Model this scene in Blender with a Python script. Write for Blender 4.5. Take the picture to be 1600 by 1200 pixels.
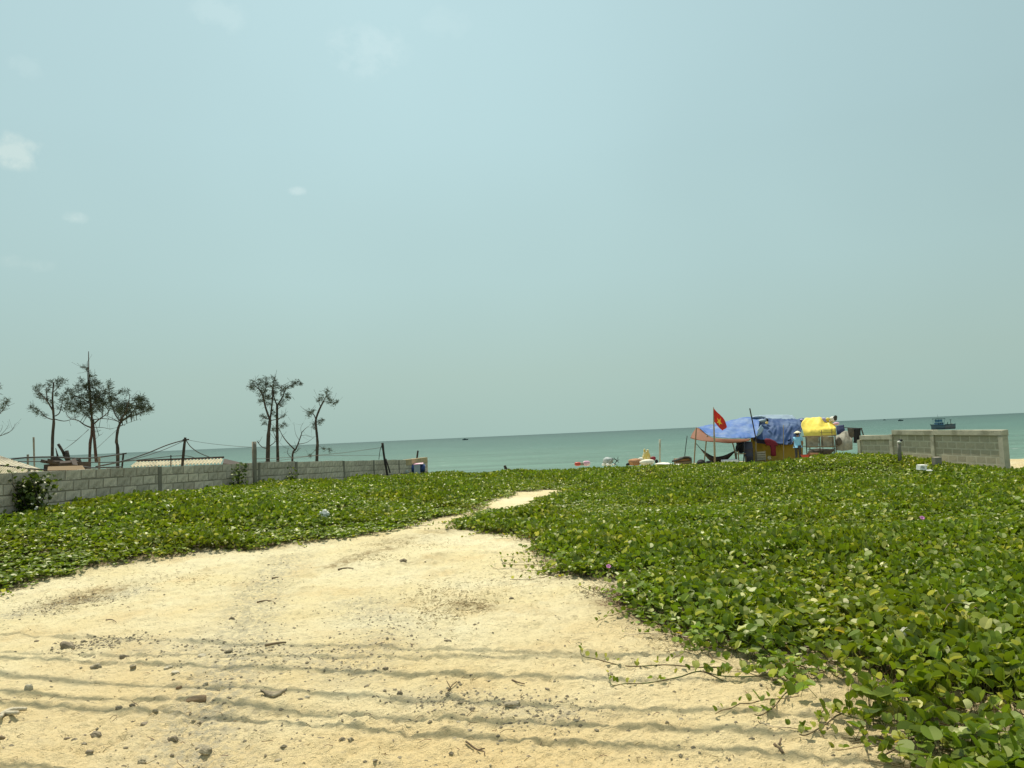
import bpy, math, random
import numpy as np
from mathutils import Vector, Matrix, Euler

random.seed(7)
RNG = np.random.default_rng(11)
SC = bpy.context.scene
COL = SC.collection
for o in list(bpy.data.objects):
    bpy.data.objects.remove(o)
R = math.radians

# ------------------------------------------------------------------ camera
F = 1200.0
EYE = 1.6
PITCH, ROLL = R(3.83), R(-2.54)
CAMROT = Matrix.Rotation(R(90) + PITCH, 3, 'X') @ Matrix.Rotation(ROLL, 3, 'Z')
cam_data = bpy.data.cameras.new('camera')
cam = bpy.data.objects.new('camera', cam_data)
COL.objects.link(cam)
cam_data.sensor_width = 36
cam_data.lens = 36 * F / 1600
cam_data.clip_start = 0.05
cam_data.clip_end = 60000
cam.matrix_world = Matrix.Translation((0, 0, EYE)) @ CAMROT.to_4x4()
SC.camera = cam

# ------------------------------------------------------------------ world, sun, exposure
SUN_EL, SUN_AZ = R(65), R(-19)          # azimuth measured from +Y (view direction), negative = left
SUNDIR = Vector((math.sin(SUN_AZ) * math.cos(SUN_EL), math.cos(SUN_AZ) * math.cos(SUN_EL), math.sin(SUN_EL)))


def pxdir(px, py):
    return (CAMROT @ Vector(((px - 800) / F, (600 - py) / F, -1))).normalized()


world = bpy.data.worlds.new('World')
SC.world = world
world.use_nodes = True
wt = world.node_tree
for n in list(wt.nodes):
    wt.nodes.remove(n)


def N(t, kind, **kw):
    n = t.nodes.new(kind)
    for k, v in kw.items():
        setattr(n, k, v)
    return n


def ramp(t, stops, interp='LINEAR'):
    n = N(t, 'ShaderNodeValToRGB')
    n.color_ramp.interpolation = interp
    e = n.color_ramp.elements
    while len(e) < len(stops):
        e.new(0.5)
    for i, (p, c) in enumerate(stops):
        e[i].position = p
        e[i].color = (c[0], c[1], c[2], 1)
    return n


def mth(t, op, a, b=None, clamp=False):
    n = N(t, 'ShaderNodeMath', operation=op, use_clamp=clamp)
    for i, v in enumerate((a, b)):
        if v is None:
            continue
        if isinstance(v, (int, float)):
            n.inputs[i].default_value = v
        else:
            t.links.new(v, n.inputs[i])
    return n.outputs[0]


def mixc(t, fac, a, b, blend='MIX'):
    n = N(t, 'ShaderNodeMix', data_type='RGBA', blend_type=blend)
    for i, v in ((0, fac), (6, a), (7, b)):
        if isinstance(v, (int, float)):
            n.inputs[i].default_value = v
        elif isinstance(v, (tuple, list)):
            n.inputs[i].default_value = (v[0], v[1], v[2], 1)
        else:
            t.links.new(v, n.inputs[i])
    return n.outputs[2]


sky = N(wt, 'ShaderNodeTexSky', sky_type='NISHITA')
sky.sun_disc = False
sky.sun_elevation = SUN_EL
sky.sun_rotation = SUN_AZ
sky.dust_density = 4.0
sky.air_density = 1.2
tc = N(wt, 'ShaderNodeTexCoord')
sep = N(wt, 'ShaderNodeSeparateXYZ')
wt.links.new(tc.outputs['Generated'], sep.inputs[0])
SKY_K = 10.0
hz = ramp(wt, [(0.0, (.405, .570, .515)), (.08, (.435, .60, .550)), (.20, (.475, .675, .665)), (.36, (.505, .725, .745)),
               (.52, (.520, .745, .780)), (1.0, (.82, .83, .78))])
wt.links.new(sep.outputs[2], hz.inputs[0])
hz10 = N(wt, 'ShaderNodeVectorMath', operation='SCALE')
wt.links.new(hz.outputs[0], hz10.inputs[0])
hz10.inputs['Scale'].default_value = SKY_K
base_sky = mixc(wt, 0.93, sky.outputs[0], hz10.outputs[0])
# very soft large-scale mottling of the hazy air
nz = N(wt, 'ShaderNodeTexNoise')
nz.inputs['Scale'].default_value = 1.6
nz.inputs['Detail'].default_value = 3
wt.links.new(tc.outputs['Generated'], nz.inputs['Vector'])
mot = N(wt, 'ShaderNodeMapRange')
mot.inputs[1].default_value = .3
mot.inputs[2].default_value = .7
mot.inputs[3].default_value = .945
mot.inputs[4].default_value = 1.035
wt.links.new(nz.outputs[0], mot.inputs[0])
vm = N(wt, 'ShaderNodeVectorMath', operation='SCALE')
wt.links.new(base_sky, vm.inputs[0])
wt.links.new(mot.outputs[0], vm.inputs['Scale'])
# the sky is brighter round the sun's side and falls off away from it, least near the hazy horizon
xr = ramp(wt, [(0, (.88,) * 3), (.24, (.89,) * 3), (.47, (1.03,) * 3), (.80, (.74,) * 3), (1, (.74,) * 3)], 'B_SPLINE')
wt.links.new(mth(wt, 'ADD', mth(wt, 'MULTIPLY', sep.outputs[0], .5), .5), xr.inputs[0])
zf = mth(wt, 'ADD', mth(wt, 'MULTIPLY', sep.outputs[2], 2.6), .12, True)
cur = mixc(wt, zf, vm.outputs[0], mixc(wt, 1.0, vm.outputs[0], xr.outputs[0], 'MULTIPLY'))
# small clouds, plus faint upper wisps painting window reflections, each at its own direction
cn = N(wt, 'ShaderNodeTexNoise')
cn.inputs['Scale'].default_value = 38
cn.inputs['Detail'].default_value = 6
cn.inputs['Roughness'].default_value = .6
wt.links.new(tc.outputs['Generated'], cn.inputs['Vector'])
for (px, py, rad, flat, amt, tint) in [(14, 236, .040, 1.8, .50, (.74, .85, .80)), (118, 342, .016, 1.6, .36, (.72, .85, .82)),
                                       (462, 298, .016, 2.4, .36, (.75, .88, .87)), (572, 78, .060, 1.7, .26, (.72, .88, .89)),
                                       (45, 412, .034, 3.0, .14, (.70, .82, .78)), (690, 36, .045, 2.0, .12, (.70, .87, .88)),
                                       (340, 22, .036, 1.5, .22, (.70, .87, .87)), (40, 105, .020, 1.3, .16, (.66, .82, .82))]:
    d = pxdir(px, py)
    sub = N(wt, 'ShaderNodeVectorMath', operation='SUBTRACT')
    wt.links.new(tc.outputs['Generated'], sub.inputs[0])
    sub.inputs[1].default_value = d
    mul = N(wt, 'ShaderNodeVectorMath', operation='MULTIPLY')
    wt.links.new(sub.outputs[0], mul.inputs[0])
    mul.inputs[1].default_value = (1, 1, flat)
    ln = N(wt, 'ShaderNodeVectorMath', operation='LENGTH')
    wt.links.new(mul.outputs[0], ln.inputs[0])
    fall = mth(wt, 'SUBTRACT', 1.0, mth(wt, 'DIVIDE', ln.outputs['Value'], rad))
    dens = mth(wt, 'ADD', fall, mth(wt, 'MULTIPLY', mth(wt, 'SUBTRACT', cn.outputs[0], .55), 2.6))
    dens = mth(wt, 'MULTIPLY', mth(wt, 'MULTIPLY', dens, 1.5, True), mth(wt, 'MULTIPLY', fall, 3.0, True))
    cur = mixc(wt, mth(wt, 'MULTIPLY', dens, amt), cur, tuple(SKY_K * x for x in tint))
bg = N(wt, 'ShaderNodeBackground')
bg.inputs[1].default_value = .90 / SKY_K
wt.links.new(cur, bg.inputs[0])
wo = N(wt, 'ShaderNodeOutputWorld')
wt.links.new(bg.outputs[0], wo.inputs[0])

sun_data = bpy.data.lights.new('sun', 'SUN')
sun_data.energy = 5.0
sun_data.angle = R(.5)
sun_data.color = (1.0, .93, .78)
sun = bpy.data.objects.new('sun', sun_data)
COL.objects.link(sun)
sun.rotation_euler = SUNDIR.to_track_quat('Z', 'Y').to_euler()
sun.location = (0, 0, 40)

SC.view_settings.view_transform = 'Standard'
SC.view_settings.look = 'None'
SC.view_settings.exposure = 0.15
SC.view_settings.gamma = 1.0
SC.view_settings.use_curve_mapping = False
SC.cycles.max_bounces = 6
SC.cycles.transparent_max_bounces = 8

# ------------------------------------------------------------------ numeric helpers
def lattice(ix, iy, seed):
    h = (ix.astype(np.int64) * 374761393 + iy.astype(np.int64) * 668265263 + seed * 974711) & 0x7fffffff
    h = (h ^ (h >> 13)) * 1274126177 & 0x7fffffff
    h = h ^ (h >> 16)
    return (h & 0xffff) / 65535.0


def vnoise(x, y, seed=0):
    x = np.asarray(x, float)
    y = np.asarray(y, float)
    ix, iy = np.floor(x), np.floor(y)
    fx, fy = x - ix, y - iy
    fx = fx * fx * fx * (fx * (fx * 6 - 15) + 10)
    fy = fy * fy * fy * (fy * (fy * 6 - 15) + 10)
    a, b = lattice(ix, iy, seed), lattice(ix + 1, iy, seed)
    c, d = lattice(ix, iy + 1, seed), lattice(ix + 1, iy + 1, seed)
    return (a + (b - a) * fx) * (1 - fy) + (c + (d - c) * fx) * fy - .5


def fbm(x, y, seed, octv=3):
    s, a, t = 0, 1, 0
    for k in range(octv):
        s = s + a * vnoise(x * 2 ** k, y * 2 ** k, seed + k * 17)
        t += a
        a *= .5
    return s / t


def inpoly(x, y, poly):
    x = np.asarray(x, float)
    y = np.asarray(y, float)
    r = np.zeros(x.shape, bool)
    n = len(poly)
    for i in range(n):
        x1, y1 = poly[i]
        x2, y2 = poly[(i + 1) % n]
        if y1 == y2:
            continue
        c = ((y1 > y) != (y2 > y)) & (x < (x2 - x1) * (y - y1) / (y2 - y1) + x1)
        r ^= c
    return r


CTRL = np.array([
    (-30, -12, 0), (30, -12, 0), (0, -12, 0), (0, 0, 0), (-5, 3, 0), (5, 3, 0), (0, 6, 0), (-6.4, 9.6, 0), (0, 10, 0),
    (5, 6, 0), (9, 8, .03), (-1, 16, 0), (4, 15, -.02), (10, 15, -.05), (13.4, 20, -.12), (-8, 14.4, .50), (-6.6, 20, .48),
    (-5.2, 28, .10), (-3.7, 35, -.12), (0, 21, 0), (0, 30, -.12), (0, 38, -.46), (7, 39, -.55), (10, 32, -.26), (9, 23.5, -.12), (8, 29, -.1), (7, 33, -.2), (11.5, 24.0, .30),
    (11.9, 27.0, .16), (13.0, 23.6, -.1), (13.0, 26.3, .12), (15, 22, -.25), (20, 20, -.55), (17, 28, -1.4), (21, 25, -1.4), (-12, 12, .45), (-14, 18, .2), (-14, 26, -.2),
    (-10, 40, -.5), (-30, 30, -.3), (-30, 10, .2), (5, 46, -.62), (13, 46, -.55), (18, 46, -.7), (0, 47, -1.0), (-9, 48, -.9), (30, 40, -1.1), (0, 60, -2.1), (-30, 60, -2.1),
    (30, 60, -2.2), (70, 60, -2.3), (-70, 60, -2.3), (0, 76, -4), (60, 76, -4), (-60, 76, -4), (90, 20, -.6), (-90, 20, 0)], float)


def tps_k(r2):
    return np.where(r2 > 1e-9, .5 * r2 * np.log(np.maximum(r2, 1e-9)), 0)


n_ = len(CTRL)
d2 = ((CTRL[:, None, :2] - CTRL[None, :, :2]) ** 2).sum(-1)
A_ = np.zeros((n_ + 3, n_ + 3))
A_[:n_, :n_] = tps_k(d2) + np.eye(n_) * .4
A_[:n_, n_] = 1
A_[:n_, n_ + 1:] = CTRL[:, :2]
A_[n_, :n_] = 1
A_[n_ + 1:, :n_] = CTRL[:, :2].T
TPSW = np.linalg.solve(A_, np.concatenate([CTRL[:, 2], [0, 0, 0]]))


def base_z(x, y):
    x = np.asarray(x, float)
    y = np.asarray(y, float)
    z = TPSW[n_] + TPSW[n_ + 1] * x + TPSW[n_ + 2] * y
    for i in range(n_):
        z = z + TPSW[i] * tps_k((x - CTRL[i, 0]) ** 2 + (y - CTRL[i, 1]) ** 2)
    return np.clip(z, -7, 3)


_BX0, _BY0, _BD = -36.0, -4.0, .2
_bx, _by = np.meshgrid(np.arange(-36, 50, _BD), np.arange(-4, 70, _BD))
BASE_GRID = base_z(_bx, _by).tolist()


def bz1(x, y):
    """quick single look-up of the base surface"""
    u, v = (x - _BX0) / _BD, (y - _BY0) / _BD
    i, j = int(math.floor(v)), int(math.floor(u))
    if i < 0 or j < 0 or i >= len(BASE_GRID) - 1 or j >= len(BASE_GRID[0]) - 1:
        return float(base_z(x, y))
    u -= j
    v -= i
    a, b = BASE_GRID[i], BASE_GRID[i + 1]
    return (a[j] * (1 - u) + a[j + 1] * u) * (1 - v) + (b[j] * (1 - u) + b[j + 1] * u) * v


def P(px, py, Y):
    """the point of the place at distance Y that the camera sees at this photo pixel"""
    d = pxdir(px, py)
    return Vector((0, 0, EYE)) + d * (Y / d.y)


def G(px, py, lift=0.0):
    """ground point seen at this photo pixel"""
    d = pxdir(px, py)
    lo, t = 1.5, 1.5
    while t < 120:
        p = Vector((0, 0, EYE)) + d * t
        if p.z < bz1(p.x, p.y) + lift:
            break
        lo = t
        t *= 1.04
    hi = t
    for _ in range(24):
        m = (lo + hi) / 2
        p = Vector((0, 0, EYE)) + d * m
        if p.z < bz1(p.x, p.y) + lift:
            hi = m
        else:
            lo = m
    return Vector((0, 0, EYE)) + d * hi


# sand areas as the photo shows them, laid out on the ground
SAND_PX = [(-500, 1060), (-250, 965), (0, 922), (100, 898), (200, 882), (300, 867), (400, 858), (500, 846), (560, 839), (640, 829), (690, 829), (725, 828), (800, 836),
           (848, 851), (826, 866), (868, 884), (878, 906), (962, 903), (948, 932), (1000, 964), (1080, 992), (1102, 1022),
           (1180, 1034), (1232, 1014), (1275, 1034), (1222, 1062), (1252, 1110), (1292, 1135), (1352, 1148), (1385, 1175), (1430, 1230),
           (1560, 1330)]
SAND_XY = [(p.x, p.y) for p in (G(*q) for q in SAND_PX)]
SAND_XY = [(-60, -3), (-60, SAND_XY[0][1])] + SAND_XY + [(60, SAND_XY[-1][1] - .6), (60, -3)]
PATH_PX = [(734, 804), (760, 788), (775, 780), (820, 768), (858, 765), (880, 767), (872, 773), (842, 783), (800, 796), (762, 803), (740, 807)]
PATH_XY = [(p.x, p.y) for p in (G(*q) for q in PATH_PX)]
STRIP_PX = [(600, 838), (640, 821), (690, 812), (730, 806), (745, 806), (728, 817), (700, 823), (680, 834)]
STRIP_XY = [(p.x, p.y) for p in (G(*q) for q in STRIP_PX)]
BARE_PX = [(1000, 743), (1025, 738), (1065, 735), (1068, 739), (1040, 743), (1010, 746)]
BARE_XY = [(p.x, p.y) for p in (G(*q) for q in BARE_PX)]

# plot walls in plan
LW0, LWD = Vector((-8.9, 14.6)), Vector((.217, .976)).normalized()     # left wall line
RW0, RWD = Vector((13.93, 22.0)), Vector((-.131, .991)).normalized()   # right wall line


def lw_side(x, y):      # >0 on the garden side of the left wall
    return (x - LW0.x) * LWD.y - (y - LW0.y) * LWD.x


def rw_side(x, y):      # >0 on the garden side of the right wall
    return -((x - RW0.x) * RWD.y - (y - RW0.y) * RWD.x)


def veg_mask(x, y):
    """1 where creepers cover the ground"""
    x = np.asarray(x, float)
    y = np.asarray(y, float)
    r = np.hypot(x, y)
    amp = .22
    qx = x + amp * fbm(x * 1.7, y * 1.7, 3) * 2 + .07 * vnoise(x * 7, y * 7, 5) * 2
    qy = y + amp * fbm(x * 1.7, y * 1.7, 9) * 2 + .07 * vnoise(x * 7, y * 7, 8) * 2
    sand = inpoly(qx, qy, SAND_XY) | inpoly(qx, qy, PATH_XY) | inpoly(qx, qy, STRIP_XY) | inpoly(qx, qy, BARE_XY)
    edge = 40.5 + 1.2 * fbm(x * .3, y * .3, 21) * 2 + np.where(x > 9.5, 2.0, 0)
    m = (~sand) & (y < edge) & (y > 1.0)
    m &= (lw_side(x, y) > .12) | (y > 36.2)
    m &= ~((lw_side(x, y) < 1.5) & (y > 36.2))
    m &= (rw_side(x, y) > .16) | (y < 21.75) | ((rw_side(x, y) < -.2) & (y < 27))
    return m


def poly_dist(x, y, pts):
    d = np.full(np.shape(x), 1e9)
    for (x1, y1), (x2, y2) in zip(pts[:-1], pts[1:]):
        vx, vy = x2 - x1, y2 - y1
        t = np.clip(((x - x1) * vx + (y - y1) * vy) / (vx * vx + vy * vy), 0, 1)
        d = np.minimum(d, np.hypot(x - x1 - t * vx, y - y1 - t * vy))
    return d


RUTS = [[(p.x, p.y) for p in (G(*q) for q in pts)] for pts in
        ([(250, 1230), (330, 1060), (392, 960), (470, 890), (600, 850), (690, 828)], [(640, 1230), (640, 1050), (650, 960), (690, 880), (745, 840)],
         [(-60, 1010), (150, 930), (330, 880), (520, 850)])]


def rut(x, y):
    """shallow tyre ruts with worn tread marks"""
    s = 0
    for k, pts in enumerate(RUTS):
        d = poly_dist(x, y, pts)
        s = s + np.exp(-(d / .11) ** 2) * (.75 + .35 * np.sin(y * 26 + x * 9)) - .45 * np.exp(-((d - .24) / .07) ** 2)
    return s


def ground_z(x, y):
    """base surface plus dune hummocks and trodden-sand relief"""
    x = np.asarray(x, float)
    y = np.asarray(y, float)
    z = base_z(x, y)
    r = np.hypot(x, y)
    fade = np.clip((60 - y) / 15, 0, 1) * np.clip((r - 1.0) / 1.5, 0, 1)
    z = z + fade * (.055 * fbm(x * .45, y * .45, 31, 2) + (.028 + .035 * np.clip((r - 8) / 4, 0, 1)) * fbm(x * 1.0, y * 1.2, 41, 2))
    near = np.clip((26 - r) / 12, 0, 1) * fade
    foot = fbm(x * 3.1, y * 3.6, 51, 3)
    tramp = np.clip(fbm(x * .7, y * .7, 117, 2) * 2.2 + .75, .15, 1.2)
    rough = .55 + 1.1 * np.clip(fbm(x * .9, y * .9, 77, 2) + .35, 0, 1)
    z = z + near * (.013 * foot - .016 * rut(x, y) + tramp * (.024 * np.abs(vnoise(x * 4.6, y * 5.4, 101)) + .038 * np.abs(vnoise(x * 11, y * 12.5, 103)) - .02) + rough * (.022 * vnoise(x * 9, y * 11, 61) + .020 * vnoise(x * 21, y * 24, 71) + .014 * vnoise(x * 43, y * 40, 72)))
    # scuffed ripples running across the track
    z = z + near * .010 * np.sin(y * 9 + 3 * fbm(x * .8, y * .8, 81) * 4 + x * .5) * np.clip(vnoise(x * .7, y * .9, 91) * 3 + .35, 0, 1)
    return z

# ------------------------------------------------------------------ mesh and object helpers
class MB:
    def __init__(s):
        s.v, s.f, s.c = [], [], []

    def add(s, v, f, c=None):
        o = len(s.v)
        s.v += [tuple(p) for p in v]
        s.f += [tuple(i + o for i in q) for q in f]
        if c is not None:
            s.c += [c] * len(v)

    def box(s, c, size, rot=None, jit=0):
        v = []
        for dx in (-.5, .5):
            for dy in (-.5, .5):
                for dz in (-.5, .5):
                    p = Vector((dx * size[0], dy * size[1], dz * size[2]))
                    if jit:
                        p += Vector([random.uniform(-jit, jit) for _ in range(3)])
                    if rot is not None:
                        p = rot @ p
                    v.append(Vector(c) + p)
        s.add(v, [(0, 1, 3, 2), (4, 6, 7, 5), (0, 4, 5, 1), (2, 3, 7, 6), (0, 2, 6, 4), (1, 5, 7, 3)])
        return s

    def tube(s, pts, rad, seg=6, cap=True):
        pts = [Vector(p) for p in pts]
        if not isinstance(rad, (list, tuple)):
            rad = [rad] * len(pts)
        v, f = [], []
        ref = None
        for i, p in enumerate(pts):
            t = (pts[min(i + 1, len(pts) - 1)] - pts[max(i - 1, 0)])
            if t.length < 1e-9:
                t = Vector((0, 0, 1))
            t.normalize()
            if ref is None:
                ref = Vector((1, 0, 0)) if abs(t.x) < .8 else Vector((0, 1, 0))
            a = (ref - t * ref.dot(t)).normalized()
            ref = a
            b = t.cross(a)
            for k in range(seg):
                an = 2 * math.pi * k / seg
                v.append(p + (a * math.cos(an) + b * math.sin(an)) * rad[i])
        for i in range(len(pts) - 1):
            for k in range(seg):
                k2 = (k + 1) % seg
                f.append((i * seg + k, i * seg + k2, (i + 1) * seg + k2, (i + 1) * seg + k))
        if cap:
            f.append(tuple(reversed(range(seg))))
            f.append(tuple((len(pts) - 1) * seg + k for k in range(seg)))
        s.add(v, f)
        return s

    def lathe(s, c, prof, seg=20, rot=None):
        v, f = [], []
        for (r, z) in prof:
            for k in range(seg):
                an = 2 * math.pi * k / seg
                p = Vector((r * math.cos(an), r * math.sin(an), z))
                if rot is not None:
                    p = rot @ p
                v.append(Vector(c) + p)
        n = len(prof)
        for i in range(n - 1):
            for k in range(seg):
                k2 = (k + 1) % seg
                f.append((i * seg + k, i * seg + k2, (i + 1) * seg + k2, (i + 1) * seg + k))
        f.append(tuple(reversed(range(seg))))
        f.append(tuple((n - 1) * seg + k for k in range(seg)))
        s.add(v, f)
        return s

    def blob(s, c, size, seed=0, amp=.25, nu=9, nv=14, rot=None, freq=2.0, power=1.0):
        """an irregular rounded lump (stone, sack, bundle)"""
        v, f = [], []
        rr = np.random.default_rng(seed)
        k = rr.normal(size=(6, 3)) * freq
        ph = rr.uniform(0, 6.28, 6)
        for i in range(nu + 1):
            th = math.pi * i / nu
            for j in range(nv):
                a = 2 * math.pi * j / nv
                d = Vector((math.sin(th) * math.cos(a), math.sin(th) * math.sin(a), math.cos(th)))
                w = sum(math.sin(k[q][0] * d.x + k[q][1] * d.y + k[q][2] * d.z + ph[q]) for q in range(6)) / 6
                e = Vector([math.copysign(abs(t) ** power, t) for t in d]) * (1 + amp * w)
                p = Vector((e.x * size[0] / 2, e.y * size[1] / 2, e.z * size[2] / 2))
                if rot is not None:
                    p = rot @ p
                v.append(Vector(c) + p)
        for i in range(nu):
            for j in range(nv):
                j2 = (j + 1) % nv
                f.append((i * nv + j, (i + 1) * nv + j, (i + 1) * nv + j2, i * nv + j2))
        s.add(v, f)
        return s

    def grid(s, rows, close=False):
        """rows: list of lists of points"""
        nr, nc = len(rows), len(rows[0])
        v = [p for r in rows for p in r]
        f = []
        for i in range(nr - 1):
            for j in range(nc - 1):
                f.append((i * nc + j, i * nc + j + 1, (i + 1) * nc + j + 1, (i + 1) * nc + j))
        s.add(v, f)
        return s

    def mesh(s, name, mat=None, smooth=False):
        me = bpy.data.meshes.new(name)
        me.from_pydata(s.v, [], s.f)
        if s.c:
            a = me.attributes.new('tint', 'FLOAT_COLOR', 'POINT')
            a.data.foreach_set('color', np.array([(c[0], c[1], c[2], 1) for c in s.c], np.float32).ravel())
        if mat:
            me.materials.append(mat)
        if smooth:
            me.polygons.foreach_set('use_smooth', [True] * len(me.polygons))
        me.update()
        return me


def link(name, me, parent=None, loc=None):
    o = bpy.data.objects.new(name, me)
    COL.objects.link(o)
    if loc is not None:
        o.location = loc
    if parent is not None:
        o.parent = parent
    return o


def tag(o, label=None, cat=None, group=None, kind=None):
    if label:
        o['label'] = label
    if cat:
        o['category'] = cat
    if group:
        o['group'] = group
    if kind:
        o['kind'] = kind
    return o


def thing(name, label, cat, loc, group=None):
    o = bpy.data.objects.new(name, None)
    COL.objects.link(o)
    o.location = loc
    o.empty_display_size = .2
    return tag(o, label, cat, group)


def wpos(o):
    p = Vector(o.location)
    while o.parent is not None:
        o = o.parent
        p += Vector(o.location)
    return p


def part(name, mb, mat, parent, smooth=False, label=None):
    """a mesh given in world coordinates, stored relative to its (unrotated) parent"""
    org = wpos(parent)
    mb.v = [tuple(Vector(p) - org) for p in mb.v]
    o = link(name, mb.mesh(name, mat, smooth), parent)
    if label:
        o['label'] = label
    return o


def single(name, mb, mat, label, cat, group=None, smooth=False, origin=None):
    """a thing that is one mesh, given in world coordinates"""
    vs = np.array(mb.v)
    org = Vector(origin) if origin is not None else Vector((vs[:, 0].mean(), vs[:, 1].mean(), vs[:, 2].min()))
    mb.v = [tuple(Vector(p) - org) for p in mb.v]
    return tag(link(name, mb.mesh(name, mat, smooth), None, org), label, cat, group)


def solidify(o, th):
    m = o.modifiers.new('thickness', 'SOLIDIFY')
    m.thickness = th
    m.offset = 0
    return o


def cr(p0, p1, p2, p3, t):
    return .5 * ((2 * p1) + (p2 - p0) * t + (2 * p0 - 5 * p1 + 4 * p2 - p3) * t * t + (3 * p1 - p0 - 3 * p2 + p3) * t ** 3)


def spline(pts, n):
    pts = [Vector(p) for p in pts]
    if len(pts) == 1:
        return pts * (n + 1)
    out = []
    m = len(pts) - 1
    for i in range(n + 1):
        u = i / n * m
        k = min(int(u), m - 1)
        t = u - k
        out.append(cr(pts[max(k - 1, 0)], pts[k], pts[k + 1], pts[min(k + 2, m)], t))
    return out


def sheet(rows, nu, nv, wr=0.0, seed=0, fr=2.0, dirs=(1, 1)):
    """a draped cloth through rows of control points, with creases"""
    fine = [spline(r, nu) for r in rows]
    cols = [spline([fine[i][j] for i in range(len(fine))], nv) for j in range(nu + 1)]
    out = [[cols[j][i] for j in range(nu + 1)] for i in range(nv + 1)]
    if wr:
        for i in range(nv + 1):
            for j in range(nu + 1):
                p = out[i][j]
                a = out[i][min(j + 1, nu)] - out[i][max(j - 1, 0)]
                b = out[min(i + 1, nv)][j] - out[max(i - 1, 0)][j]
                nrm = a.cross(b)
                if nrm.length < 1e-9:
                    continue
                nrm.normalize()
                u, v = j / nu * fr * dirs[0] * 2, i / nv * fr * dirs[1] * 2
                w = float(fbm(u + seed * 7.3, v + seed * 3.1, seed, 3))
                w2 = abs(float(vnoise(u * 1.6 + v * .9, v * 1.3 - u * .7, seed + 5))) * 2 - .4
                out[i][j] = p + nrm * wr * (w * 1.6 - w2 * .7)
    return out


def gz(x, y):
    return float(ground_z(x, y))


# ------------------------------------------------------------------ materials
def mat(name, color, rough=.8, var=.18, scale=6.0, bump=0.0, bscale=40.0, spec=.3, color2=None, c2scale=2.0, c2lo=.5, c2hi=.62, coords='Object',
        rand=0.0, metal=0.0, trans=0.0, tint=False, stretch=(1, 1, 1)):
    m = bpy.data.materials.new(name)
    m.use_nodes = True
    t = m.node_tree
    b = t.nodes['Principled BSDF']
    b.inputs['Roughness'].default_value = rough
    b.inputs['Specular IOR Level'].default_value = spec
    b.inputs['Metallic'].default_value = metal
    co = N(t, 'ShaderNodeTexCoord')
    mp = N(t, 'ShaderNodeMapping')
    mp.inputs['Scale'].default_value = stretch
    t.links.new(co.outputs[coords], mp.inputs[0])
    vec = mp.outputs[0]
    if tint:
        at = N(t, 'ShaderNodeAttribute', attribute_name='tint')
        col = at.outputs['Color']
    else:
        rgb = N(t, 'ShaderNodeRGB')
        rgb.outputs[0].default_value = (*color, 1)
        col = rgb.outputs[0]
    if color2 is not None:
        n2 = N(t, 'ShaderNodeTexNoise')
        n2.inputs['Scale'].default_value = c2scale
        n2.inputs['Detail'].default_value = 6
        n2.inputs['Roughness'].default_value = .65
        t.links.new(vec, n2.inputs['Vector'])
        r2 = N(t, 'ShaderNodeMapRange')
        r2.inputs[1].default_value = c2lo
        r2.inputs[2].default_value = c2hi
        t.links.new(n2.outputs[0], r2.inputs[0])
        col = mixc(t, r2.outputs[0], col, color2)
    n1 = N(t, 'ShaderNodeTexNoise')
    n1.inputs['Scale'].default_value = scale
    n1.inputs['Detail'].default_value = 5
    t.links.new(vec, n1.inputs['Vector'])
    r1 = N(t, 'ShaderNodeMapRange')
    r1.inputs[1].default_value = .25
    r1.inputs[2].default_value = .75
    r1.inputs[3].default_value = 1 - var
    r1.inputs[4].default_value = 1 + var
    t.links.new(n1.outputs[0], r1.inputs[0])
    k = r1.outputs[0]
    if rand:
        oi = N(t, 'ShaderNodeObjectInfo')
        rr = N(t, 'ShaderNodeMapRange')
        rr.inputs[3].default_value = 1 - rand
        rr.inputs[4].default_value = 1 + rand
        t.links.new(oi.outputs['Random'], rr.inputs[0])
        k = mth(t, 'MULTIPLY', k, rr.outputs[0])
    sc = N(t, 'ShaderNodeVectorMath', operation='SCALE')
    t.links.new(col, sc.inputs[0])
    t.links.new(k, sc.inputs['Scale'])
    t.links.new(sc.outputs[0], b.inputs['Base Color'])
    if bump:
        nb = N(t, 'ShaderNodeTexNoise')
        nb.inputs['Scale'].default_value = bscale
        nb.inputs['Detail'].default_value = 4
        t.links.new(vec, nb.inputs['Vector'])
        bp = N(t, 'ShaderNodeBump')
        bp.inputs['Strength'].default_value = bump
        bp.inputs['Distance'].default_value = .02
        t.links.new(nb.outputs[0], bp.inputs['Height'])
        t.links.new(bp.outputs[0], b.inputs['Normal'])
    if trans:
        tr = N(t, 'ShaderNodeBsdfTranslucent')
        t.links.new(sc.outputs[0], tr.inputs[0])
        mx = N(t, 'ShaderNodeMixShader')
        mx.inputs[0].default_value = trans
        t.links.new(b.outputs[0], mx.inputs[1])
        t.links.new(tr.outputs[0], mx.inputs[2])
        t.links.new(mx.outputs[0], t.nodes['Material Output'].inputs[0])
    return m


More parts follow.
